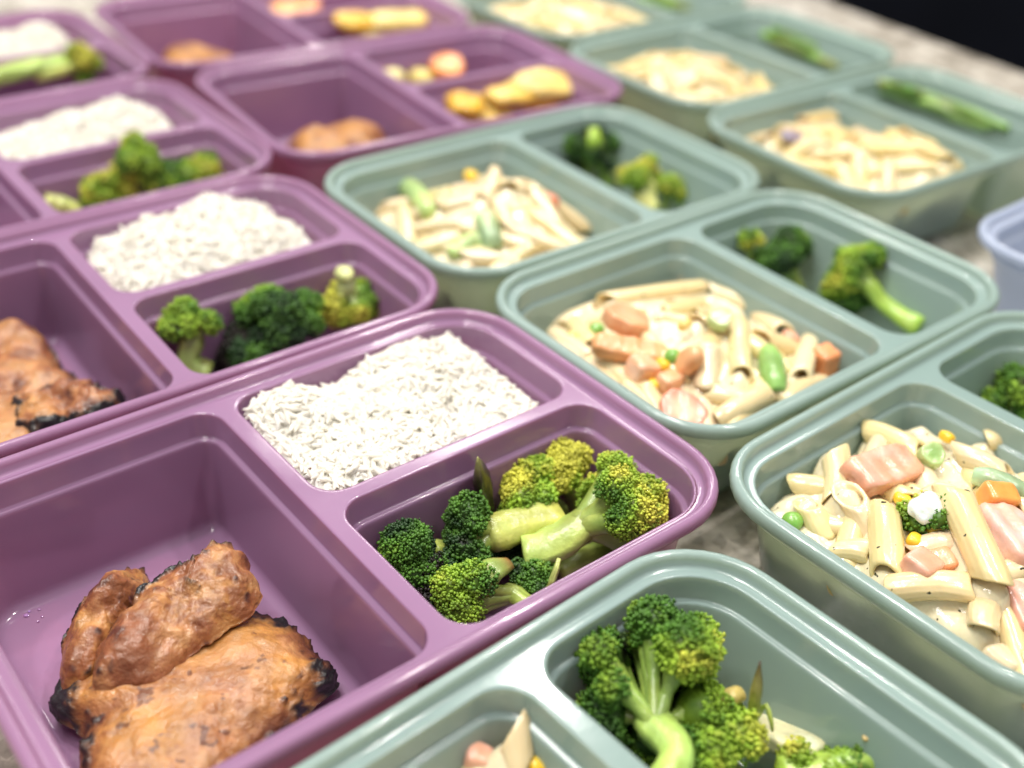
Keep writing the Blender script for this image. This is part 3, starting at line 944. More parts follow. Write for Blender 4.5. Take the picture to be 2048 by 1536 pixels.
FL = -5.2
ZC = lambda pts, z: [at(.3516 * x, 1000 + .3516 * y, z) for x, y in pts]
upd = unit((at(300, 1100, -3) - at(300, 1300, -3))[:2]); lfd = unit((at(200, 1200, -3) - at(330, 1200, -3))[:2])
o1 = ZC(((275, 1120), (310, 1030), (350, 960), (480, 900), (700, 820), (950, 720), (1200, 640), (1400, 625), (1530, 640), (1640, 690), (1740, 740), (1775, 820), (1850, 890), (1895, 930), (1890, 1010), (1840, 1050),
         (1790, 1090), (1705, 1170), (1690, 1230), (1600, 1300), (1480, 1390), (1330, 1520), (1150, 1700), (850, 1780), (600, 1760), (450, 1640), (440, 1500), (450, 1350), (475, 1290), (420, 1235), (330, 1190)), -4.0)
slab('large golden roast chicken thigh lying flat on the purple tray floor, dark along its edges', o1, FL + TABLE, 1.85, 4, cen=at(395, 1415, -4.0)[:2], gold=.8, char=.50, roast=.08, group='grilled chicken thighs', na=220, nr=60, folds=.10, rag=.02, mott=.5, wav=.2)
o1b = ZC(((500, 965), (530, 860), (560, 760), (590, 690), (680, 660), (720, 620), (760, 560), (810, 500), (870, 480), (920, 430), (1000, 400), (1090, 400), (1150, 400), (1165, 350), (1220, 300), (1300, 285), (1390, 310), (1415, 380),
          (1480, 430), (1495, 520), (1450, 575), (1380, 620), (1310, 645), (1240, 685), (1130, 735), (1060, 790), (980, 870), (900, 935), (800, 975), (650, 990)), -2.6)
cb = np.mean(np.array(o1b)[:, :2], 0)
slab('folded chicken piece with burnt upper edge lying across the large golden thigh', o1b, TABLE - 3.55, 1.45, 21, cen=cb, gold=.25, char=.86, roast=.5, group='grilled chicken thighs', na=220, nr=50, folds=.35, power=2.6, burn=upd * .9 + lfd * .3,
     rise=lambda x, y: .18 * ((x - cb[0]) * upd[0] + (y - cb[1]) * upd[1]), rag=.05)
o1c = ZC(((335, 960), (312, 880), (330, 760), (368, 650), (400, 600), (480, 530), (560, 490), (600, 440), (630, 370), (720, 318), (790, 318), (845, 380), (855, 460), (810, 520), (760, 600), (720, 680), (640, 740), (600, 830), (540, 930), (430, 985)), -3.0)
cc_ = np.mean(np.array(o1c)[:, :2], 0)
slab('narrow chicken piece with a black burnt tip, tucked behind the folded piece', o1c, FL + TABLE, 2.7, 33, cen=cc_, gold=.30, char=.90, roast=.5, group='grilled chicken thighs', na=180, nr=46, folds=.45, power=2.4, burn=upd * .7 + lfd * .7, rag=.07)

o2 = [at(x, y, -3.6) for x, y in ((-80, 700), (-30, 655), (25, 648), (70, 668), (108, 700), (120, 740), (165, 768), (215, 778), (240, 800), (235, 835), (190, 880), (100, 940), (0, 985), (-110, 960), (-140, 820))]
slab('knobbly chicken thigh with black burnt spots in the purple tray with the upright broccoli stalk', o2, FL + TABLE, 2.6, 52, gold=.2, char=.6, group='grilled chicken thighs', folds=.3)
o2b = [at(x, y, -2.6) for x, y in ((20, 820), (40, 790), (90, 768), (150, 764), (205, 774), (240, 795), (232, 822), (180, 842), (120, 850), (60, 858))]
slab('twisted burnt chicken piece on the knobbly thigh', o2b, TABLE - 3.6, 1.5, 57, gold=.2, char=.72, group='grilled chicken thighs', folds=.6, rag=.1)
o5 = [at(x, y, -3.2) for x, y in ((556, 292), (590, 268), (640, 258), (690, 247), (745, 249), (778, 262), (770, 290), (700, 330), (600, 340))]
slab('golden chicken piece in the purple potato tray touching the green pasta tray', o5, FL + TABLE, 2.9, 61, gold=.9, char=.1, group='grilled chicken thighs', na=90, nr=24)
o6 = [at(x, y, -3.4) for x, y in ((325, 122), (360, 108), (420, 106), (470, 112), (480, 130), (430, 160), (340, 155))]
slab('golden chicken piece in the farther purple potato tray', o6, FL + TABLE, 2.7, 64, gold=.8, char=.1, group='grilled chicken thighs', na=90, nr=24)

# oil droplets in the chicken compartment
for k, (px, py, r) in enumerate(((52, 1230, .10), (66, 1195, .08), (84, 1232, .05), (78, 1218, .06), (76, 1242, .05), (58, 1222, .05))):
    p = at(px, py, -5.15)
    lx, ly, _ = w2l('P1', p); 
    chunk('oil_droplet', 'small clear oil droplet on the purple chicken compartment floor', 'droplet', 'oil droplets', l2w('P1', max(lx, -9.6), ly, FL + .03), (r, r * .8, r * .5), (0, 0, k), (.40, .2, .42), 2, seed=k, mat='drop', noise=0, sub=2)

# ------------------------------------------------------------------ broccoli
GB1 = 'roasted broccoli beside the nearest rice'
floret('dark green broccoli floret in the left corner below the nearest rice, crown facing the chicken', GB1, within('P1', BROC, 905, 1102, -3.4), within('P1', BROC, 775, 1122, -2.8), 1.55, .33, yellow=.12, dark=.60, char=.12, seed=101, bud=.052)
floret('very dark singed broccoli floret under the left corner floret by the chicken divider', GB1, within('P1', BROC, 960, 1150, -4.4), within('P1', BROC, 848, 1200, -3.4), 1.3, .3, yellow=.1, dark=.8, char=.3, seed=102, bud=.052)
floret('compact dark broccoli floret with a thick pale oily stalk across the middle', GB1, within('P1', BROC, 1112, 1035, -2.9), within('P1', BROC, 915, 1080, -2.5), 1.15, .70, yellow=.05, dark=.5, seed=103, bud=.052, stalk=(.48, .50, .12), mid=within('P1', BROC, 1040, 1048, -2.7))
floret('large yellow crowned broccoli floret with long curved cut stalk along the tray front', GB1, within('P1', BROC, 1045, 1105, -3.0), within('P1', BROC, 1270, 1003, -1.9), 1.75, .68, yellow=.50, dark=.18, seed=104, bud=.052, stalk=(.40, .50, .12), mid=within('P1', BROC, 1100, 1095, -2.9), nsub=15, early=.05, br=.78)
floret('half yellow broccoli floret behind the thick pale stalk', GB1, within('P1', BROC, 1130, 1040, -4.2), within('P1', BROC, 1035, 965, -2.2), 1.2, .32, yellow=.46, dark=.40, seed=105, bud=.052)
floret('golden brown topped broccoli floret farthest back by the rice divider', GB1, within('P1', BROC, 1150, 1010, -4.5), within('P1', BROC, 1095, 925, -2.0), 1.15, .3, yellow=.55, dark=.12, char=.16, seed=106, bud=.052)
stalk_piece('charred brown pointed broccoli stalk leaning on the rice divider', GB1, [within('P1', BROC, 975, 1035, -4.0), within('P1', BROC, 968, 985, -3.0), within('P1', BROC, 960, 950, -2.2), within('P1', BROC, 955, 915, -1.5)], [.6, .7, .5, .06], [(.012, .010, .007), (.014, .011, .007), (.020, .016, .008), (.030, .024, .010), (.26, .24, .08)], 107, flat=.45)
floret('ragged lime broccoli piece with splayed open stalks at the tray front', GB1, within('P1', BROC, 1098, 1180, -3.4), within('P1', BROC, 900, 1200, -3.0), 1.0, .34, yellow=.36, dark=.15, seed=108, bud=.052, stalk=(.36, .46, .09), early=1.1, br=.85, nsub=7, spread=80)
stalk_piece('short torn broccoli stalk with a reddish burnt end, across the front pile', GB1, [within('P1', BROC, 935, 1200, -2.9), within('P1', BROC, 955, 1165, -2.5), within('P1', BROC, 985, 1138, -2.3), within('P1', BROC, 1018, 1128, -2.5)], [.30, .46, .42, .24], [(.34, .42, .09), (.42, .48, .11), (.30, .38, .08), (.20, .07, .03)], 112, flat=.6)
floret('dark broccoli tip filling the gap under the thick pale stalk', GB1, within('P1', BROC, 1080, 1130, -4.8), within('P1', BROC, 1010, 1085, -3.9), .85, .25, yellow=.1, dark=.5, seed=113, bud=.052)
stalk_piece('flat cut broccoli stalk lying on the floor under the yellow crowned floret', GB1, [within('P1', BROC, 1120, 1150, -4.4), within('P1', BROC, 1165, 1120, -4.2), within('P1', BROC, 1210, 1098, -4.2), within('P1', BROC, 1250, 1080, -4.3)], [.42, .5, .5, .34], [(.44, .52, .14), (.36, .46, .10), (.26, .36, .06)], 114, flat=.55)
stalk_piece('pale torn broccoli stalk tucked behind the corner floret', GB1, [within('P1', BROC, 905, 1110, -3.6), within('P1', BROC, 885, 1098, -3.0), within('P1', BROC, 868, 1100, -2.8)], [.34, .36, .3], [(.46, .54, .16), (.36, .46, .10)], 115, flat=.7)
floret('small dark broccoli tip wedged between the two stalks at the tray front', GB1, within('P1', BROC, 1040, 1215, -4.7), within('P1', BROC, 1065, 1145, -3.1), .8, .25, yellow=.15, dark=.55, seed=109, bud=.052)
floret('small singed broccoli tip at the bottom of the front corner pile', GB1, within('P1', BROC, 930, 1260, -4.9), within('P1', BROC, 905, 1235, -3.9), .8, .25, yellow=.3, dark=.6, char=.15, seed=110, bud=.052)
stalk_piece('small pale broccoli sprig standing by the tray front edge', GB1, [within('P1', BROC, 1100, 1195, -3.4), within('P1', BROC, 1102, 1170, -2.9), within('P1', BROC, 1112, 1140, -2.4), within('P1', BROC, 1118, 1118, -2.2)], [.12, .13, .11, .09], [(.45, .50, .16), (.42, .48, .14)], 111)

GB2 = 'broccoli in the tray with the upright stalk'
floret('split broccoli floret with pale stalk toward the near wall and char on its crown', GB2, within('P2', BROC, 410, 752, -3.6), within('P2', BROC, 362, 625, -2.0), 1.15, .55, yellow=.35, dark=.35, char=.15, seed=201, stalk=(.34, .42, .11), dens=.8)
floret('big rounded dark green broccoli crown between two paler pieces', GB2, within('P2', BROC, 560, 720, -4.6), within('P2', BROC, 560, 620, -1.55), 1.85, .4, yellow=.05, dark=.42, char=.0, seed=202, dens=.85)
floret('black singed broccoli crown below the big rounded crown', GB2, within('P2', BROC, 530, 730, -4.6), within('P2', BROC, 475, 690, -3.0), 1.2, .3, yellow=.0, dark=.9, char=.55, seed=203, dens=.8)
floret('pale yellow broccoli piece lying crown down with its stalk upright', GB2, within('P2', BROC, 688, 545, -.9), within('P2', BROC, 698, 622, -3.0), 1.2, .38, yellow=.55, dark=.1, seed=204, stalk=(.58, .60, .26), dens=.8)

GB3 = 'broccoli in the middle purple tray of its row'
floret('lime broccoli floret with dark crown, its stalk toward the tray front', GB3, within('P3', BROC, 210, 395, -3.6), within('P3', BROC, 290, 305, -1.9), 1.35, .5, yellow=.42, dark=.25, seed=301, stalk=(.50, .56, .14), dens=.6)
floret('bushy lime broccoli floret beside the stalked one', GB3, within('P3', BROC, 420, 370, -4.0), within('P3', BROC, 400, 325, -2.6), 1.2, .35, yellow=.5, dark=.1, seed=302, dens=.6)
floret('low lime broccoli floret under the long stalk', GB3, within('P3', BROC, 330, 395, -4.4), within('P3', BROC, 180, 385, -3.2), 1.0, .35, yellow=.55, dark=.0, seed=303, stalk=(.5, .56, .14), dens=.6)
floret('wide lime broccoli floret filling the middle of the lime heap', GB3, within('P3', BROC, 300, 400, -4.2), within('P3', BROC, 250, 350, -2.6), 1.35, .35, yellow=.5, dark=.1, seed=305, dens=.6)
floret('green broccoli floret joining the bushy one to the stalked one', GB3, within('P3', BROC, 350, 380, -4.4), within('P3', BROC, 345, 335, -2.8), 1.15, .35, yellow=.35, dark=.2, seed=306, dens=.6)
stalk_piece('pale flat broccoli stalk end at the tray corner', GB3, [within('P3', BROC, 90, 400, -3.0), within('P3', BROC, 120, 412, -2.9), within('P3', BROC, 160, 425, -3.1)], [.4, .6, .4], [(.55, .58, .2), (.5, .55, .16)], 304)
GB4 = 'broccoli in the farthest purple rice tray'
floret('bright green broccoli floret by the wall of the farthest rice tray', GB4, within('P4', BROC, 70, 150, -3.0), within('P4', BROC, 180, 122, -2.2), 1.1, .5, yellow=.42, dark=.0, seed=401, stalk=(.5, .6, .14), dens=.5)
stalk_piece('long lime stalk lying in the farthest rice tray', GB4, [within('P4', BROC, -40, 165, -2.8), within('P4', BROC, 30, 140, -2.3), within('P4', BROC, 110, 128, -2.3), within('P4', BROC, 150, 120, -2.6)], [.5, .6, .6, .4], [(.45, .58, .14), (.36, .55, .10)], 402)

GG1 = 'broccoli in the green tray beside the purple chicken tray'
floret('tall upturned broccoli floret showing its thick branching stalk and green crown', GG1, at(1330, 1570, -2.0), at(1285, 1300, -2.1), 2.1, .52, yellow=.20, dark=.20, seed=501, stalk=(.36, .50, .11), spread=95, nsub=18, bud=.055, dens=.9, early=.30, br=.5)
floret('green broccoli crown leaning on the tall upturned floret', GG1, at(1520, 1600, -4.4), at(1385, 1482, -2.6), 1.2, .45, yellow=.2, dark=.2, seed=502, bud=.055)
stalk_piece('thin broccoli spear with a burnt brown tip standing upright', GG1, [at(1500, 1500, -3.4), at(1505, 1440, -2.4), at(1512, 1385, -1.4), at(1520, 1322, -.6)], [.22, .22, .19, .03], [(.36, .48, .09), (.30, .44, .06), (.30, .26, .05), (.04, .015, .008)], 503,
            [([at(1505, 1450, -2.6), at(1530, 1410, -2.0), at(1542, 1440, -2.2), at(1545, 1462, -2.5)], [.10, .08, .07, .04], [(.36, .48, .09), (.30, .34, .06)])])
stalk_piece('bright green knobbly broccoli stalk lying toward the outer wall', GG1, [at(1560, 1545, -3.4), at(1650, 1530, -3.0), at(1720, 1525, -2.8), at(1800, 1492, -2.5)], [.5, .5, .42, .34], [(.34, .50, .07), (.36, .52, .08), (.42, .55, .10)], 504)
floret('knobbly lime broccoli floret on the bright stalk toward the outer wall', GG1, at(1690, 1590, -3.8), at(1690, 1520, -2.9), .8, .26, yellow=.35, dark=.05, seed=506)
floret('loose lime broccoli tip at the front of the green tray', GG1, at(1640, 1600, -4.0), at(1600, 1530, -3.2), 1.0, .3, yellow=.3, dark=.1, seed=505)
chunk('broccoli_core', 'pale cream cut stalk slice lying between the green florets', 'broccoli', GG1, at(1565, 1475, -3.4), (1.3, .6, .3), (.2, .3, 2.4), (.75, .70, .42), 4, seed=3, mat='stem')
chunk('broccoli_core', 'small yellow browned stalk bit on top of the leaning green crown', 'broccoli', GG1, at(1462, 1395, -1.9), (.45, .3, .35), (.4, .2, .7), (.55, .42, .12), 3, seed=4, mat='stem', noise=.2)
for k, (px, py, z, s_) in enumerate(((1778, 1434, -2.0, .13), (1764, 1475, -2.6, .16), (1700, 1400, -2.4, .06))):
    lx, ly, lz = w2l('G1', at(px, py, z))
    chunk('crumb', 'tiny pale crumb stuck on the green tray wall near the burnt spear', 'crumb', 'crumbs on the green wall', l2w('G1', 8.98 - .06 * (-1.6 - lz), ly, lz), (s_, s_, s_ * .6), (0, 0, k), (.6, .42, .16) if k < 2 else (.6, .7, .65), 3, seed=k, sub=2, noise=.2)

GG3 = 'broccoli beside the pasta with sliced rounds'
floret('dark broccoli floret with one lime bud sprig by the back wall', GG3, within('G3', VEG, 1610, 600, -4.4), within('G3', VEG, 1560, 500, -1.9), 1.55, .35, yellow=.22, dark=.5, seed=601, dens=.75)
floret('little lime broccoli sprig poking over the dark floret', GG3, within('G3', VEG, 1500, 520, -2.6), within('G3', VEG, 1502, 468, -1.3), .55, .2, yellow=.35, dark=.05, seed=602, dens=.75)
floret('broad lime broccoli floret with a long bright stalk toward the front wall', GG3, within('G3', VEG, 1840, 655, -3.6), within('G3', VEG, 1685, 530, -1.7), 1.5, .52, yellow=.38, dark=.15, seed=603, stalk=(.34, .52, .08), mid=within('G3', VEG, 1775, 615, -3.2), dens=.75)
floret('small dark broccoli tip under the broad lime floret', GG3, within('G3', VEG, 1700, 650, -4.6), within('G3', VEG, 1670, 600, -3.2), 1.0, .3, yellow=.1, dark=.7, seed=604, dens=.75)
GG4 = 'broccoli in the green tray touching the potato tray'
floret('dark broccoli floret in the far corner of its green compartment', GG4, within('G4', VEG, 1180, 360, -4.5), within('G4', VEG, 1170, 280, -1.5), 1.6, .4, yellow=.05, dark=.5, seed=701, dens=.5)
stalk_piece('upright bright stalk against the dark broccoli floret', GG4, [within('G4', VEG, 1215, 375, -4.0), within('G4', VEG, 1205, 320, -2.6), within('G4', VEG, 1190, 285, -1.2), within('G4', VEG, 1188, 258, -.6)], [.4, .45, .5, .3], [(.22, .36, .06), (.30, .46, .06), (.30, .46, .05)], 702)
floret('pale sliced broccoli floret with open stalk, nearer the tray front', GG4, within('G4', VEG, 1300, 425, -3.4), within('G4', VEG, 1275, 335, -1.5), 1.15, .7, yellow=.45, dark=.15, seed=703, stalk=(.55, .60, .22), dens=.5)
floret('small pale broccoli tip next to the sliced floret', GG4, within('G4', VEG, 1330, 415, -4.0), within('G4', VEG, 1345, 362, -2.2), .85, .3, yellow=.5, dark=.15, seed=704, dens=.5)
floret('green broccoli crown in the tray of big penne, beyond the divider', 'broccoli in the tray of big penne', at(2090, 850, -4.4), at(2045, 790, -2.4), 1.6, .4, yellow=.3, dark=.4, seed=801, dens=.8)

# ------------------------------------------------------------------ pasta
PINK, ORNG, PEA, CORN = (.72, .36, .23), (.80, .27, .055), (.20, .42, .07), (.85, .56, .04)
SAUCE = (.76, .67, .45)
PH = (-9.35, 1.72, -6.06, 6.06)

def ground(n, hf, px, py, lift=0, z=-1.5):
    """point on the pasta surface of tray n seen at a pixel"""
    for _ in range(6):
        lx, ly, _z = w2l(n, at(px, py, z))
        z = .5 * z + .5 * (float(hf(np.array([lx]), np.array([ly]))[0]) + lift)
    return at(px, py, z)

def pasta_bed(n, hf, label, seed, color=SAUCE, step=.2, cling=.25):
    """sauce surface that climbs round every tube lying in it"""
    segs = []
    for p0, p1, r in TUBES:
        a, b = np.array(w2l(n, p0)), np.array(w2l(n, p1))
        if abs(a[0]) < 11 and abs(a[1]) < 8: segs.append((a, b, r))
    def drape(x, y):
        z = hf(x, y)
        wob = 1 + .5 * fbm(np.stack([x * 1.1, y * 1.1, x * 0 + seed], 1), seed + 1, 2)
        for a, b, r in segs:
            d = b - a
            t = np.clip(((x - a[0]) * d[0] + (y - a[1]) * d[1]) / (d[0] ** 2 + d[1] ** 2 + 1e-6), 0, 1)
            dist = np.hypot(x - a[0] - t * d[0], y - a[1] - t * d[1])
            z = np.maximum(z, a[2] + t * d[2] + r * cling * wob - .55 * dist ** 2 - .35 * dist)
        return z
    o = field(n, PH, drape, step, .14, color, 'sauce', 'cream_sauce', seed, .06, foot=1.5)
    return tag(o, label, 'sauce', 'cream sauce under the pasta')

def pile(n, hf, label, group, count, seed, box=PH, seg=24, avoid=(), tint=PENNE, lift=.1):
    rng = np.random.default_rng(seed)
    done = list(avoid)
    tries = made = 0
    while made < count and tries < 900:
        tries += 1
        x, y = rng.uniform(box[0] + 1.3, box[1] - 1.3), rng.uniform(box[2] + 1.3, box[3] - 1.3)
        if any((x - a) ** 2 + (y - b) ** 2 < d * d for a, b, d in done): continue
        ya = rng.random() * math.pi
        Ln = rng.uniform(2.6, 3.8)
        dx, dy = math.cos(ya) * Ln / 2, math.sin(ya) * Ln / 2
        e = [np.clip(v, lo + .75, hi - .75) for v, lo, hi in ((x - dx, box[0], box[1]), (y - dy, box[2], box[3]), (x + dx, box[0], box[1]), (y + dy, box[2], box[3]))]
        if (e[0] - e[2]) ** 2 + (e[1] - e[3]) ** 2 < 2.0 ** 2: continue
        h = [float(hf(np.array([a]), np.array([b]))[0]) for a, b in ((e[0], e[1]), (e[2], e[3]))]
        up = lift + rng.uniform(-.15, .22)
        penne(label, group, l2w(n, e[0], e[1], h[0] + up + rng.normal() * .15), l2w(n, e[2], e[3], h[1] + up + rng.normal() * .15),
              rng.uniform(.40, .47), rng.uniform(-.05, .12), rng.random() * 6, rng.uniform(.5, 1.0), seed * 50 + made, seg, tint)
        done.append((x, y, 1.15)); made += 1

def edge_fall(x, y, d0=1.6): 
    return np.minimum(np.minimum(x - PH[0], PH[1] - x), np.minimum(y - PH[2], PH[3] - y)) / d0

# --- tray with big penne
def hg2(x, y):
    return -1.60 + .75 * gauss(x, y, -3.5, -.5, 4.5, 4.5) - .55 * (1 - sstep(0, 1, edge_fall(x, y, 1.3))) + .16 * lump(x, y, 41, .7)
G2L, G2G = 'big glossy ridged penne tube in the tray with pink crinkle slices', 'penne in the tray with crinkle slices'
G2N = ['upright big penne tube at the tray wall beside the pink crinkle slice', 'big penne tube lying behind the pink crinkle slice by the back wall', 'tilted big penne tube with its open mouth below the crinkle slice',
       'short big penne tube with its round mouth next to the green pea', 'vertical big penne tube touching the pink carrot cube', 'longest big penne tube, diagonal, lying on top beside the smothered broccoli',
       'big penne tube lying level in front of the pink carrot cubes', 'big penne tube low at the tray wall left of the vertical tube', 'stubby big penne tube with open end below the longest tube',
       'big penne tube half buried behind the pink carrot cubes']
Z5 = lambda x, y: (1400 + .4167 * x, 780 + .4167 * y)
for k, (a, la, b, lb, r, roll, cut, sag) in enumerate((
        ((645, 300), .9, (650, 500), .1, .56, 3.4, .9, 0), ((815, 215), .35, (1075, 320), .25, .58, 2.0, .6, .1), ((715, 500), .75, (800, 660), .0, .60, 4.4, 1.0, 0),
        ((512, 545), .55, (585, 690), -.2, .52, 4.6, .6, 0), ((885, 590), .55, (900, 905), .35, .62, .4, .5, .05), ((1205, 470), 1.15, (1405, 925), .75, .66, 5.0, .7, .05),
        ((925, 955), .25, (1340, 955), .35, .60, 1.0, .5, .1), ((665, 775), .0, (850, 790), .1, .52, .3, .5, .05), ((1362, 1150), .35, (1390, 1010), .0, .56, 1.6, .7, 0),
        ((1040, 790), .05, (1270, 720), .2, .58, 2.2, .6, .05), ((1240, 320), .3, (1500, 420), .35, .55, 2.0, .7, .12), ((1380, 250), .35, (1580, 240), .4, .55, 1.0, .7, .1),
        ((690, 590), -.1, (690, 720), -.25, .55, 2.0, .5, 0), ((1420, 1270), .0, (1560, 1380), -.1, .52, .6, .6, 0), ((1500, 620), -.1, (1700, 520), .1, .52, .6, .6, 0),
        ((1640, 350), .2, (1900, 500), .2, .52, .6, .6, 0), ((1700, 900), .1, (1900, 700), .2, .52, .6, .6, 0), ((1560, 1300), .1, (1800, 1200), .2, .52, .6, .6, 0))):
    penne(G2N[k] if k < len(G2N) else G2L, G2G, ground('G2', hg2, *Z5(*a), la), ground('G2', hg2, *Z5(*b), lb), r * .88, sag, roll, cut, 900 + k, 54)
pile('G2', hg2, G2L, G2G, 16, 99, seg=36, lift=-.1)
chunk('crinkle_slice', 'wide pink crinkle-cut slice lying on top of the big penne', 'carrot', None, ground('G2', hg2, *Z5(880, 385), .65), (1.45, .75, .42), (.25, .10, .55), PINK, 8, crinkle=.06, seed=2, noise=.06)
chunk('carrot_cube', 'pink carrot cube in front of the vertical penne tube', 'carrot', 'carrot pieces with the big penne', ground('G2', hg2, *Z5(1055, 860), .55), (.54, .50, .50), (.15, .1, .75), PINK, 9, seed=5, noise=.02)
chunk('carrot_cube', 'pink carrot cube tucked behind the other pink cube', 'carrot', 'carrot pieces with the big penne', ground('G2', hg2, *Z5(1150, 835), .25), (.42, .40, .42), (.2, -.1, .3), (.80, .33, .16), 9, seed=6, noise=.02)
chunk('carrot_cube', 'bright orange carrot cube beside the long green bean', 'carrot', 'carrot pieces with the big penne', ground('G2', hg2, *Z5(1430, 515), .55), (.60, .42, .42), (.25, .2, .2), (.85, .34, .08), 8, seed=7, noise=.03)
chunk('carrot_slice', 'large pale pink sauce-coated slice next to the long diagonal penne', 'carrot', 'carrot pieces with the big penne', ground('G2', hg2, *Z5(1500, 700), .3), (.75, 1.25, .45), (.1, .1, .3), (.73, .420, .32), 5, crinkle=.04, seed=8, noise=.10)
chunk('carrot_slice', 'pale pink slice half sunk in sauce by the front wall', 'carrot', 'carrot pieces with the big penne', ground('G2', hg2, *Z5(1540, 1060), .1), (.5, .9, .4), (.2, .2, .2), (.73, .37, .27), 5, crinkle=.04, seed=9, noise=.08)
bean('long sauce-coated green bean reaching the orange carrot cube', None, [ground('G2', hg2, *Z5(1310, 410), .5), ground('G2', hg2, *Z5(1390, 430), .6), ground('G2', hg2, *Z5(1480, 470), .55), ground('G2', hg2, *Z5(1600, 530), .4)], .42, (.30, .42, .24), 5)
disc('bean_slice', 'pale green round bean slice behind the pink crinkle slice', 'green bean', None, ground('G2', hg2, *Z5(1108, 315), .65), .45, .5, (.5, .1, 0), (.42, .56, .22), 3, core=(.24, .42, .10))
floret('broccoli floret smothered in white sauce among the big penne', None, ground('G2', hg2, *Z5(1180, 760), -.6), ground('G2', hg2, *Z5(1095, 560), .75), 1.0, .3, yellow=.15, dark=.15, seed=820, dens=.55)
chunk('sauce_blob', 'white sauce blob capping the smothered broccoli floret', 'sauce', None, ground('G2', hg2, *Z5(1090, 565), 1.0), (.72, .55, .35), (.5, .1, .6), (.74, .76, .62), 2.2, seed=12, mat='sauce', noise=.22)
for k, (x, y, l) in enumerate(((970, 520, .3), (1030, 722, .45), (1185, 225, .45), (1130, 665, .45), (1240, 600, .25))):
    chunk('corn_kernel', 'bright yellow corn kernel among the big glossy penne', 'corn', 'corn with the big penne', ground('G2', hg2, *Z5(x, y), l), (.30, .24, .2), (.2 * k, .1, k), CORN, 3, seed=k, sub=3)
chunk('pea', 'green pea at the tray wall beside the small upright penne', 'pea', None, ground('G2', hg2, *Z5(445, 630), .1), (.38, .35, .33), (0, 0, 0), PEA, 2, seed=2, sub=3)
# --- tray with sliced rounds
def hg3(x, y):
    return -2.55 + 1.65 * gauss(x, y, -3.9, .2, 4.0, 3.8) + .55 * gauss(x, y, -4.5, -4.0, 3.5, 2.2) - .35 * (1 - sstep(0, 1, edge_fall(x, y, 1.2))) + .18 * lump(x, y, 51, .7)
G3L, G3G = 'creamy penne tube in the tray with pink sliced rounds', 'penne in the tray with sliced rounds'
Z4 = lambda x, y: (960 + .531 * x, 360 + .531 * y)
G3N = {0: 'long arched creamy penne along the back, above the pink carrot round', 1: 'creamy penne lying just in front of the long arched one', 2: 'creamy penne tip sticking up behind the others at the back wall',
       3: 'creamy penne pointing at the divider wall behind the fat bean', 6: 'straight upright creamy penne between the bean slice and fat bean', 8: 'creamy penne standing against the orange carrot cube by the divider',
       9: 'creamy penne end below the upright carrot wedge', 11: 'creamy penne lying along the front rim beside the sunken carrot round'}
for k, (a, la, b, lb, r, roll, cut, sag) in enumerate((
        ((340, 455), .2, (700, 345), .45, .50, 2.5, .8, .45), ((480, 455), .35, (880, 400), .5, .48, 3, .7, .1), ((655, 285), 1.0, (760, 370), .3, .42, 5, .8, 0), ((880, 425), .45, (1075, 505), .3, .46, 2, .8, .05),
        ((290, 545), .0, (450, 480), .2, .5, 1, .6, .05), ((290, 590), .0, (430, 690), .1, .5, 1, .6, .05), ((975, 545), .5, (985, 740), .3, .52, 1, .3, 0), ((860, 620), .45, (850, 770), .15, .5, 4.7, .8, 0),
        ((1270, 555), .55, (1200, 760), .1, .52, 2, .9, 0), ((840, 790), .2, (980, 820), .1, .46, 4.5, .8, 0), ((440, 690), .0, (640, 810), .0, .5, 1, .6, .1), ((900, 900), .1, (1100, 790), .15, .5, 1, .6, .1),
        ((1000, 480), .2, (1150, 580), .2, .5, 1, .6, .05), ((700, 500), .25, (860, 470), .3, .48, 1, .6, 0), ((420, 620), .1, (330, 500), .1, .5, 2, .6, 0), ((1060, 600), .2, (1180, 640), .2, .48, 3, .7, 0),
        ((820, 540), .3, (960, 560), .3, .46, 3, .7, 0), ((1150, 830), .0, (1280, 760), .0, .46, 3, .7, 0), ((560, 790), .0, (700, 900), .0, .46, 2, .7, 0))):
    penne(G3N.get(k, G3L), G3G, ground('G3', hg3, *Z4(*a), la), ground('G3', hg3, *Z4(*b), lb), r * .92, sag, roll, cut, 1000 + k, 36)
pile('G3', hg3, G3L, G3G, 14, 98, seg=30, lift=-.1)
G3C = 'carrot pieces in the tray with sliced rounds'
disc('carrot_round', 'pink carrot round lying flat in sauce above the broad crinkle slab', 'carrot', G3C, ground('G3', hg3, *Z4(550, 530), .75), 1.0, .7, (-.12, .30, 0), (.72, .36, .18), 2, core=(.80, .44, .25))
chunk('carrot_slab', 'broad flat orange carrot slab below the pink round', 'carrot', G3C, ground('G3', hg3, *Z4(560, 640), .5), (1.5, .5, .36), (.3, .1, -.05), (.72, .34, .14), 5, crinkle=.05, seed=21)
chunk('carrot_slab', 'pale carrot chunk sunk under the broad carrot slab', 'carrot', G3C, ground('G3', hg3, *Z4(615, 715), .2), (.62, .5, .5), (.1, .3, .5), (.82, .45, .26), 6, seed=22)
chunk('carrot_wedge', 'upright orange carrot wedge between corn and penne openings', 'carrot', G3C, ground('G3', hg3, *Z4(775, 690), .45), (.38, .5, 1.0), (.5, .35, .3), (.72, .34, .14), 3, seed=23)
chunk('carrot_wedge', 'small carrot wedge at the foot of the upright wedge', 'carrot', G3C, ground('G3', hg3, *Z4(715, 760), .2), (.6, .4, .4), (.1, .1, .8), (.72, .36, .17), 5, seed=24)
chunk('carrot_cube', 'orange carrot cube by the divider behind the upright penne', 'carrot', G3C, ground('G3', hg3, *Z4(1295, 690), .3), (.5, .5, .75), (.1, -.1, .6), (.74, .283, .11), 8, seed=25)
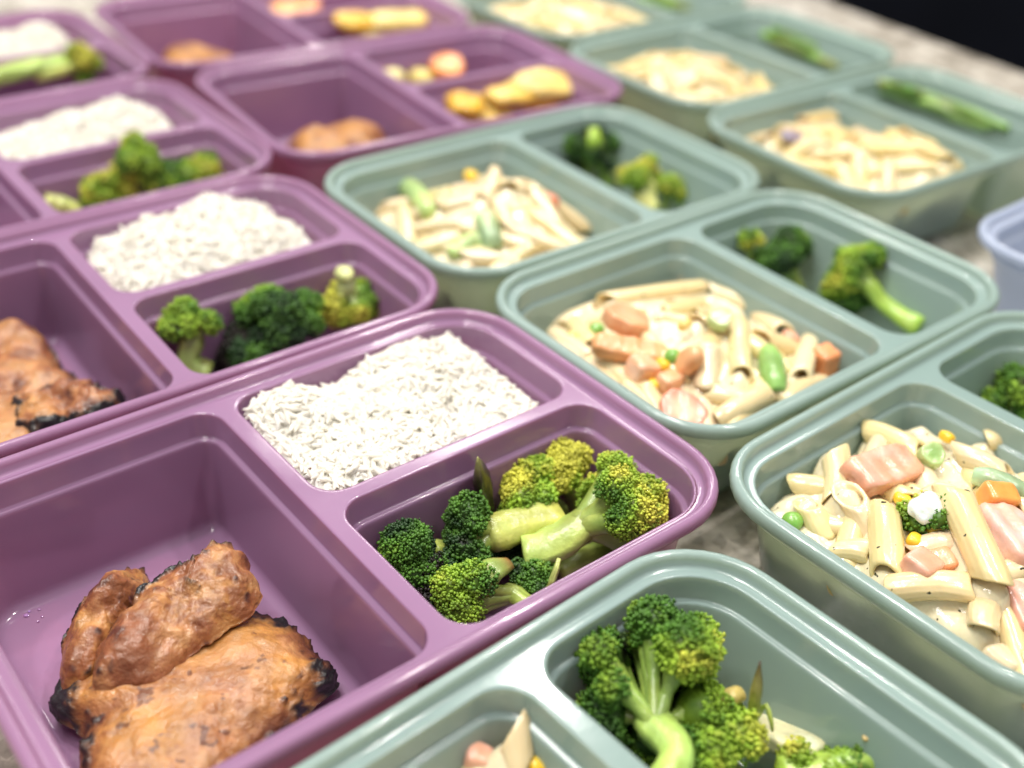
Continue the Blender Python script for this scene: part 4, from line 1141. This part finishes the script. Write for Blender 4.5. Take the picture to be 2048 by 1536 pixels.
disc('carrot_round', 'carrot round half sunk in sauce at the front rim', 'carrot', G3C, ground('G3', hg3, *Z4(760, 875), .15), .95, .5, (.35, .2, 0), (.74, .288, .2), 6, core=(.84, .6, .42), crinkle=.03)
chunk('carrot_cube', 'small pink carrot bit on the back row of penne', 'carrot', G3C, ground('G3', hg3, *Z4(895, 388), .65), (.34, .3, .3), (.1, .4, .3), (.72, .38, .22), 6, seed=27)
chunk('carrot_cube', 'small pink carrot bit near the divider wall', 'carrot', G3C, ground('G3', hg3, *Z4(1165, 600), .35), (.32, .3, .3), (.1, .4, .3), (.82, .40, .26), 6, seed=28)
bean('fat green bean end with a dark dot among the creamy penne', None, [ground('G3', hg3, *Z4(1085, 640), .45), ground('G3', hg3, *Z4(1095, 690), .45), ground('G3', hg3, *Z4(1105, 745), .4), ground('G3', hg3, *Z4(1115, 800), .25)], .52, (.26, .46, .12), 6)
disc('bean_slice', 'pale green bean slice on top of the creamy penne', 'green bean', None, ground('G3', hg3, *Z4(900, 525), .75), .48, .5, (.4, .1, 0), (.46, .58, .26), 3, core=(.58, .68, .38))
for k, (x, y, l, c) in enumerate(((440, 562, .35, PEA), (725, 665, .45, PEA))):
    chunk('pea', 'green pea between the carrot slab and penne in the sliced rounds tray', 'pea', 'peas with sliced rounds', ground('G3', hg3, *Z4(x, y), l), (.36, .34, .32), (0, 0, k), c, 2, seed=k, sub=3)
for k, (x, y, l) in enumerate(((660, 770, .25), (630, 812, .15), (690, 695, .3), (350, 590, .3), (770, 545, .6))):
    chunk('corn_kernel', 'yellow corn kernel in the tray with pink sliced rounds', 'corn', 'corn with sliced rounds', ground('G3', hg3, *Z4(x, y), l), (.32, .25, .22), (.2 * k, .1, k), CORN if k < 3 else (.84, .62, .2), 3, seed=k, sub=3)

# --- blurred pasta trays
def hg4(x, y):
    return -2.5 + 2.1 * gauss(x, y, -2.6, .6, 3.0, 3.2) + .7 * gauss(x, y, -6.2, 1.0, 2.2, 3) + .4 * gauss(x, y, -4, -4, 3, 2) - .3 * (1 - sstep(0, 1, edge_fall(x, y, 1.2))) + .2 * lump(x, y, 61, .7)
pile('G4', hg4, 'creamy penne tube in the peaked heap with corn on top', 'penne in the peaked heap', 26, 71)
bean('pale green bean piece at the left of the peaked heap', 'beans in the peaked heap', [ground('G4', hg4, 775, 385, .5), ground('G4', hg4, 800, 372, .6), ground('G4', hg4, 830, 385, .6), ground('G4', hg4, 858, 425, .4)], .55, (.40, .52, .18), 7)
bean('grey green bean piece leaning at the front of the peaked heap', 'beans in the peaked heap', [ground('G4', hg4, 965, 430, .5), ground('G4', hg4, 975, 455, .5), ground('G4', hg4, 982, 480, .4), ground('G4', hg4, 985, 500, .2)], .6, (.34, .46, .24), 8)
bean('low green bean piece at the front rim under the peaked heap', 'beans in the peaked heap', [ground('G4', hg4, 905, 512, .2), ground('G4', hg4, 925, 495, .3), ground('G4', hg4, 950, 485, .3), ground('G4', hg4, 972, 488, .2)], .5, (.40, .54, .20), 9)
chunk('corn_kernel', 'corn kernel near the top of the peaked heap', 'corn', None, ground('G4', hg4, 942, 352, .6), (.4, .34, .3), (0, .3, 0), CORN, 3, seed=3, sub=3)
chunk('carrot_cube', 'orange carrot bit on the divider side of the peaked heap', 'carrot', None, ground('G4', hg4, 1098, 408, .35), (.42, .4, .5), (0, .3, .4), (.74, .286, .16), 6, seed=3, sub=3)
def hg5(x, y):
    return -1.9 + 1.2 * gauss(x, y, -1.6, -2.6, 2.6, 3.0) + 1.1 * gauss(x, y, -6.0, 2.0, 2.4, 2.6) + .5 * gauss(x, y, -3.6, 0, 3, 4) - .6 * (1 - sstep(0, 1, edge_fall(x, y, 1.4))) + .25 * lump(x, y, 71, .7)
YP = (.75, .58, .28)
pile('G5', hg5, 'creamy penne tube in the double heap near the lavender tub', 'penne near the lavender tub', 26, 73, tint=YP)
chunk('purple_onion', 'grey purple onion bit in the double heap of pasta', 'onion', None, ground('G5', hg5, 1585, 275, .55), (.7, .5, .3), (.3, .2, .4), (.30, .24, .30), 3, seed=3, sub=3)
def hg6(x, y):
    return -2.2 + 1.9 * gauss(x, y, -3.6, 0, 3.6, 3.4) - .5 * (1 - sstep(0, 1, edge_fall(x, y, 1.4))) + .22 * lump(x, y, 81, .7)
pile('G6', hg6, 'creamy penne tube in the single rounded heap beside green beans', 'penne in the rounded heap', 24, 83, tint=YP)
def hg7(x, y):
    return -1.9 + 1.5 * gauss(x, y, -3.6, 0, 4.0, 3.6) - .5 * (1 - sstep(0, 1, edge_fall(x, y, 1.4))) + .22 * lump(x, y, 91, .7)
pile('G7', hg7, 'creamy penne tube in the farthest green pasta tray', 'penne in the farthest green tray', 22, 93, tint=YP)
def hg1(x, y):
    return -3.0 + 1.0 * gauss(x, y, -1.8, 1.2, 2.6, 2.6) + .3 * gauss(x, y, -5, -2, 4, 4) + .15 * lump(x, y, 95, .7)
G1L, G1G = 'creamy penne tube in the tray with the tall upturned broccoli', 'penne beside the upturned broccoli'
for k, (a, la, b, lb, r) in enumerate((((1022, 1458), 1.5, (1040, 1560), .6, .5), ((975, 1500), .7, (930, 1580), .2, .5), ((1085, 1520), .5, (1110, 1600), .1, .5), ((960, 1560), .4, (1060, 1600), .2, .48))):
    penne(G1L, G1G, ground('G1', hg1, *a, la), ground('G1', hg1, *b, lb), r, .05, 3 + k, .9, 1100 + k, 48)
chunk('corn_kernel', 'corn kernel by the penne tip in the upturned broccoli tray', 'corn', None, ground('G1', hg1, 1078, 1530, .9), (.3, .25, .2), (0, .3, 0), CORN, 3, seed=4, sub=3)
chunk('carrot_cube', 'pink carrot bit beside the penne tip in the upturned broccoli tray', 'carrot', None, ground('G1', hg1, 958, 1515, .9), (.4, .35, .3), (0, .3, 0), PINK, 5, seed=5, sub=3)
pile('G1', hg1, G1L, G1G, 9, 97, box=(-9.35, -1.5, -6.06, 4.0))

# --- sauce
pasta_bed('G2', hg2, 'glossy cream sauce with dark herb specks under the big penne tubes', 41, step=.12)
pasta_bed('G3', hg3, 'cream sauce pooled under the penne with pink sliced rounds', 51, step=.12)
pasta_bed('G4', hg4, 'cream sauce under the peaked pasta heap with a corn kernel on top', 61)
pasta_bed('G5', hg5, 'cream sauce under the double heap of pasta near the lavender tub', 71, (.76, .64, .39))
pasta_bed('G6', hg6, 'cream sauce under the single rounded pasta heap beside green beans', 81, (.76, .64, .39))
pasta_bed('G7', hg7, 'cream sauce in the farthest green pasta tray', 91, (.76, .64, .39))
pasta_bed('G1', hg1, 'cream sauce beside the tall upturned broccoli floret', 95)

# --- green beans
GBN = 'green beans in the far green trays'
rng = np.random.default_rng(77)
for n, lab, cnt, (ax0, ay0), (ax1, ay1), zz in (
        ('G5', 'thin dark green bean in the bundle nearest the lavender tub', 8, (1765, 172), (2030, 272), -3.0),
        ('G6', 'thin dark green bean in the bundle of the middle green bean tray', 6, (1525, 60), (1670, 124), -3.0),
        ('G7', 'thin dark green bean in the farthest green tray', 5, (1262, -6), (1372, 18), -3.0)):
    for k in range(cnt):
        t0_, t1_ = rng.uniform(-.05, .32), rng.uniform(.62, 1.05)
        off = rng.uniform(-9, 9); z_ = zz + rng.uniform(-.8, .8); kink = rng.uniform(-6, 6)
        P_ = []
        for t in np.linspace(t0_, t1_, 4):
            x, y = ax0 + (ax1 - ax0) * t, ay0 + (ay1 - ay0) * t + off + kink * math.sin(3 * t)
            P_.append(within(n, VEG, x, y, z_ + .5 * math.sin(5 * t + k), .5))
        c = np.array(((.16, .30, .05), (.10, .20, .03), (.26, .40, .12), (.20, .24, .06))[k % 4])
        bean(lab, GBN, P_, rng.uniform(.26, .36), c, 30 + k)

# --- potatoes and carrots in the far purple trays
GP = 'potato wedges in the purple trays'
def wedge(label, n, px, py, z, size, rot, color, seed):
    chunk('potato_wedge', label, 'potato', GP, within(n, BROC, px, py, z, .9), (size[0], size[1], size[2] * .62), (rot[0] + .25, rot[1], rot[2]), color, 3.4, seed=seed, noise=.16, sub=3)
AMB, PALE = (.72, .40, .03), (.78, .56, .16)
wedge('long pale potato wedge along the tray end nearest the green rows', 'P5', 1090, 172, -1.8, (2.4, 1.1, .9), (.2, .1, .45), PALE, 1)
wedge('amber potato wedge half under the long pale one', 'P5', 1030, 190, -2.2, (2.0, .9, .8), (.1, .1, .7), (.76, .48, .08), 2)
wedge('small amber potato piece next to the potato divider', 'P5', 930, 210, -2.2, (1.1, .9, .8), (.1, .1, .3), AMB, 3)
wedge('flat pale potato slice at the front wall of the potatoes', 'P5', 970, 226, -2.8, (1.8, .9, .5), (.1, .1, .5), PALE, 4)
chunk('potato_wedge', 'deep amber potato edge piece touching the green tray side', 'potato', GP, within('P5', BROC, 1080, 196, -2.6, .9), (1.8, .8, .7), (.1, 0, .55), AMB, 2.4, seed=5, noise=.1, sub=3)
wedge('amber potato wedge in the farther potato tray', 'P6', 712, 44, -1.9, (1.7, .9, .8), (.1, .1, .8), AMB, 6)
wedge('long pale potato wedge in the farther potato tray', 'P6', 800, 42, -2.1, (2.6, 1.0, .8), (.1, .1, .7), PALE, 7)
wedge('pale potato slice beneath the farther amber wedge', 'P6', 760, 60, -2.6, (2.0, .9, .6), (.1, .1, .7), PALE, 8)
GC = 'vegetable bits in the far purple trays'
disc('carrot_round', 'bright orange carrot round among the mixed vegetables', 'carrot', GC, within('P5', RICEH, 895, 138, -2.6, .9), 1.15, 1.0, (.3, .1, 0), (.85, .30, .06), 3)
chunk('corn_cluster', 'pale yellow vegetable lump next to the orange carrot round', 'vegetable', GC, within('P5', RICEH, 842, 158, -2.6, .9), (.85, .7, .7), (0, 0, 0), (.74, .60, .18), 2.2, seed=5, sub=3)
chunk('corn_cluster', 'pale yellow vegetable lump by the potato tray divider', 'vegetable', GC, within('P5', RICEH, 785, 158, -2.4, .9), (.9, .7, .7), (0, 0, .3), (.76, .64, .26), 2.2, seed=6, sub=3)
disc('carrot_round', 'orange carrot round in the farther potato tray', 'carrot', GC, within('P6', RICEH, 610, 18, -2.4, .9), 1.2, 1.0, (.3, .1, 0), (.74, .286, .12), 4)
disc('carrot_round', 'second orange carrot round lying in the farther potato tray', 'carrot', GC, within('P6', RICEH, 570, 24, -2.6, .9), 1.1, .9, (.3, .1, 0), (.84, .42, .18), 5)

# --- dark cabinet beyond the counter
mbx = MB()
c0 = E1 + en * 26 - ed * 25
prism(mbx, [c0, c0 + ed * 140, c0 + ed * 140 + en * 60, c0 + en * 60] if np.cross(ed, en) > 0 else [c0, c0 + en * 60, c0 + ed * 140 + en * 60, c0 + ed * 140], -90, 70, .8)
cab = mbx.obj('cabinet', M['black'], smooth=False)
tag(cab, 'black cabinet standing across the aisle from the stone counter', 'cabinet', kind='thing')
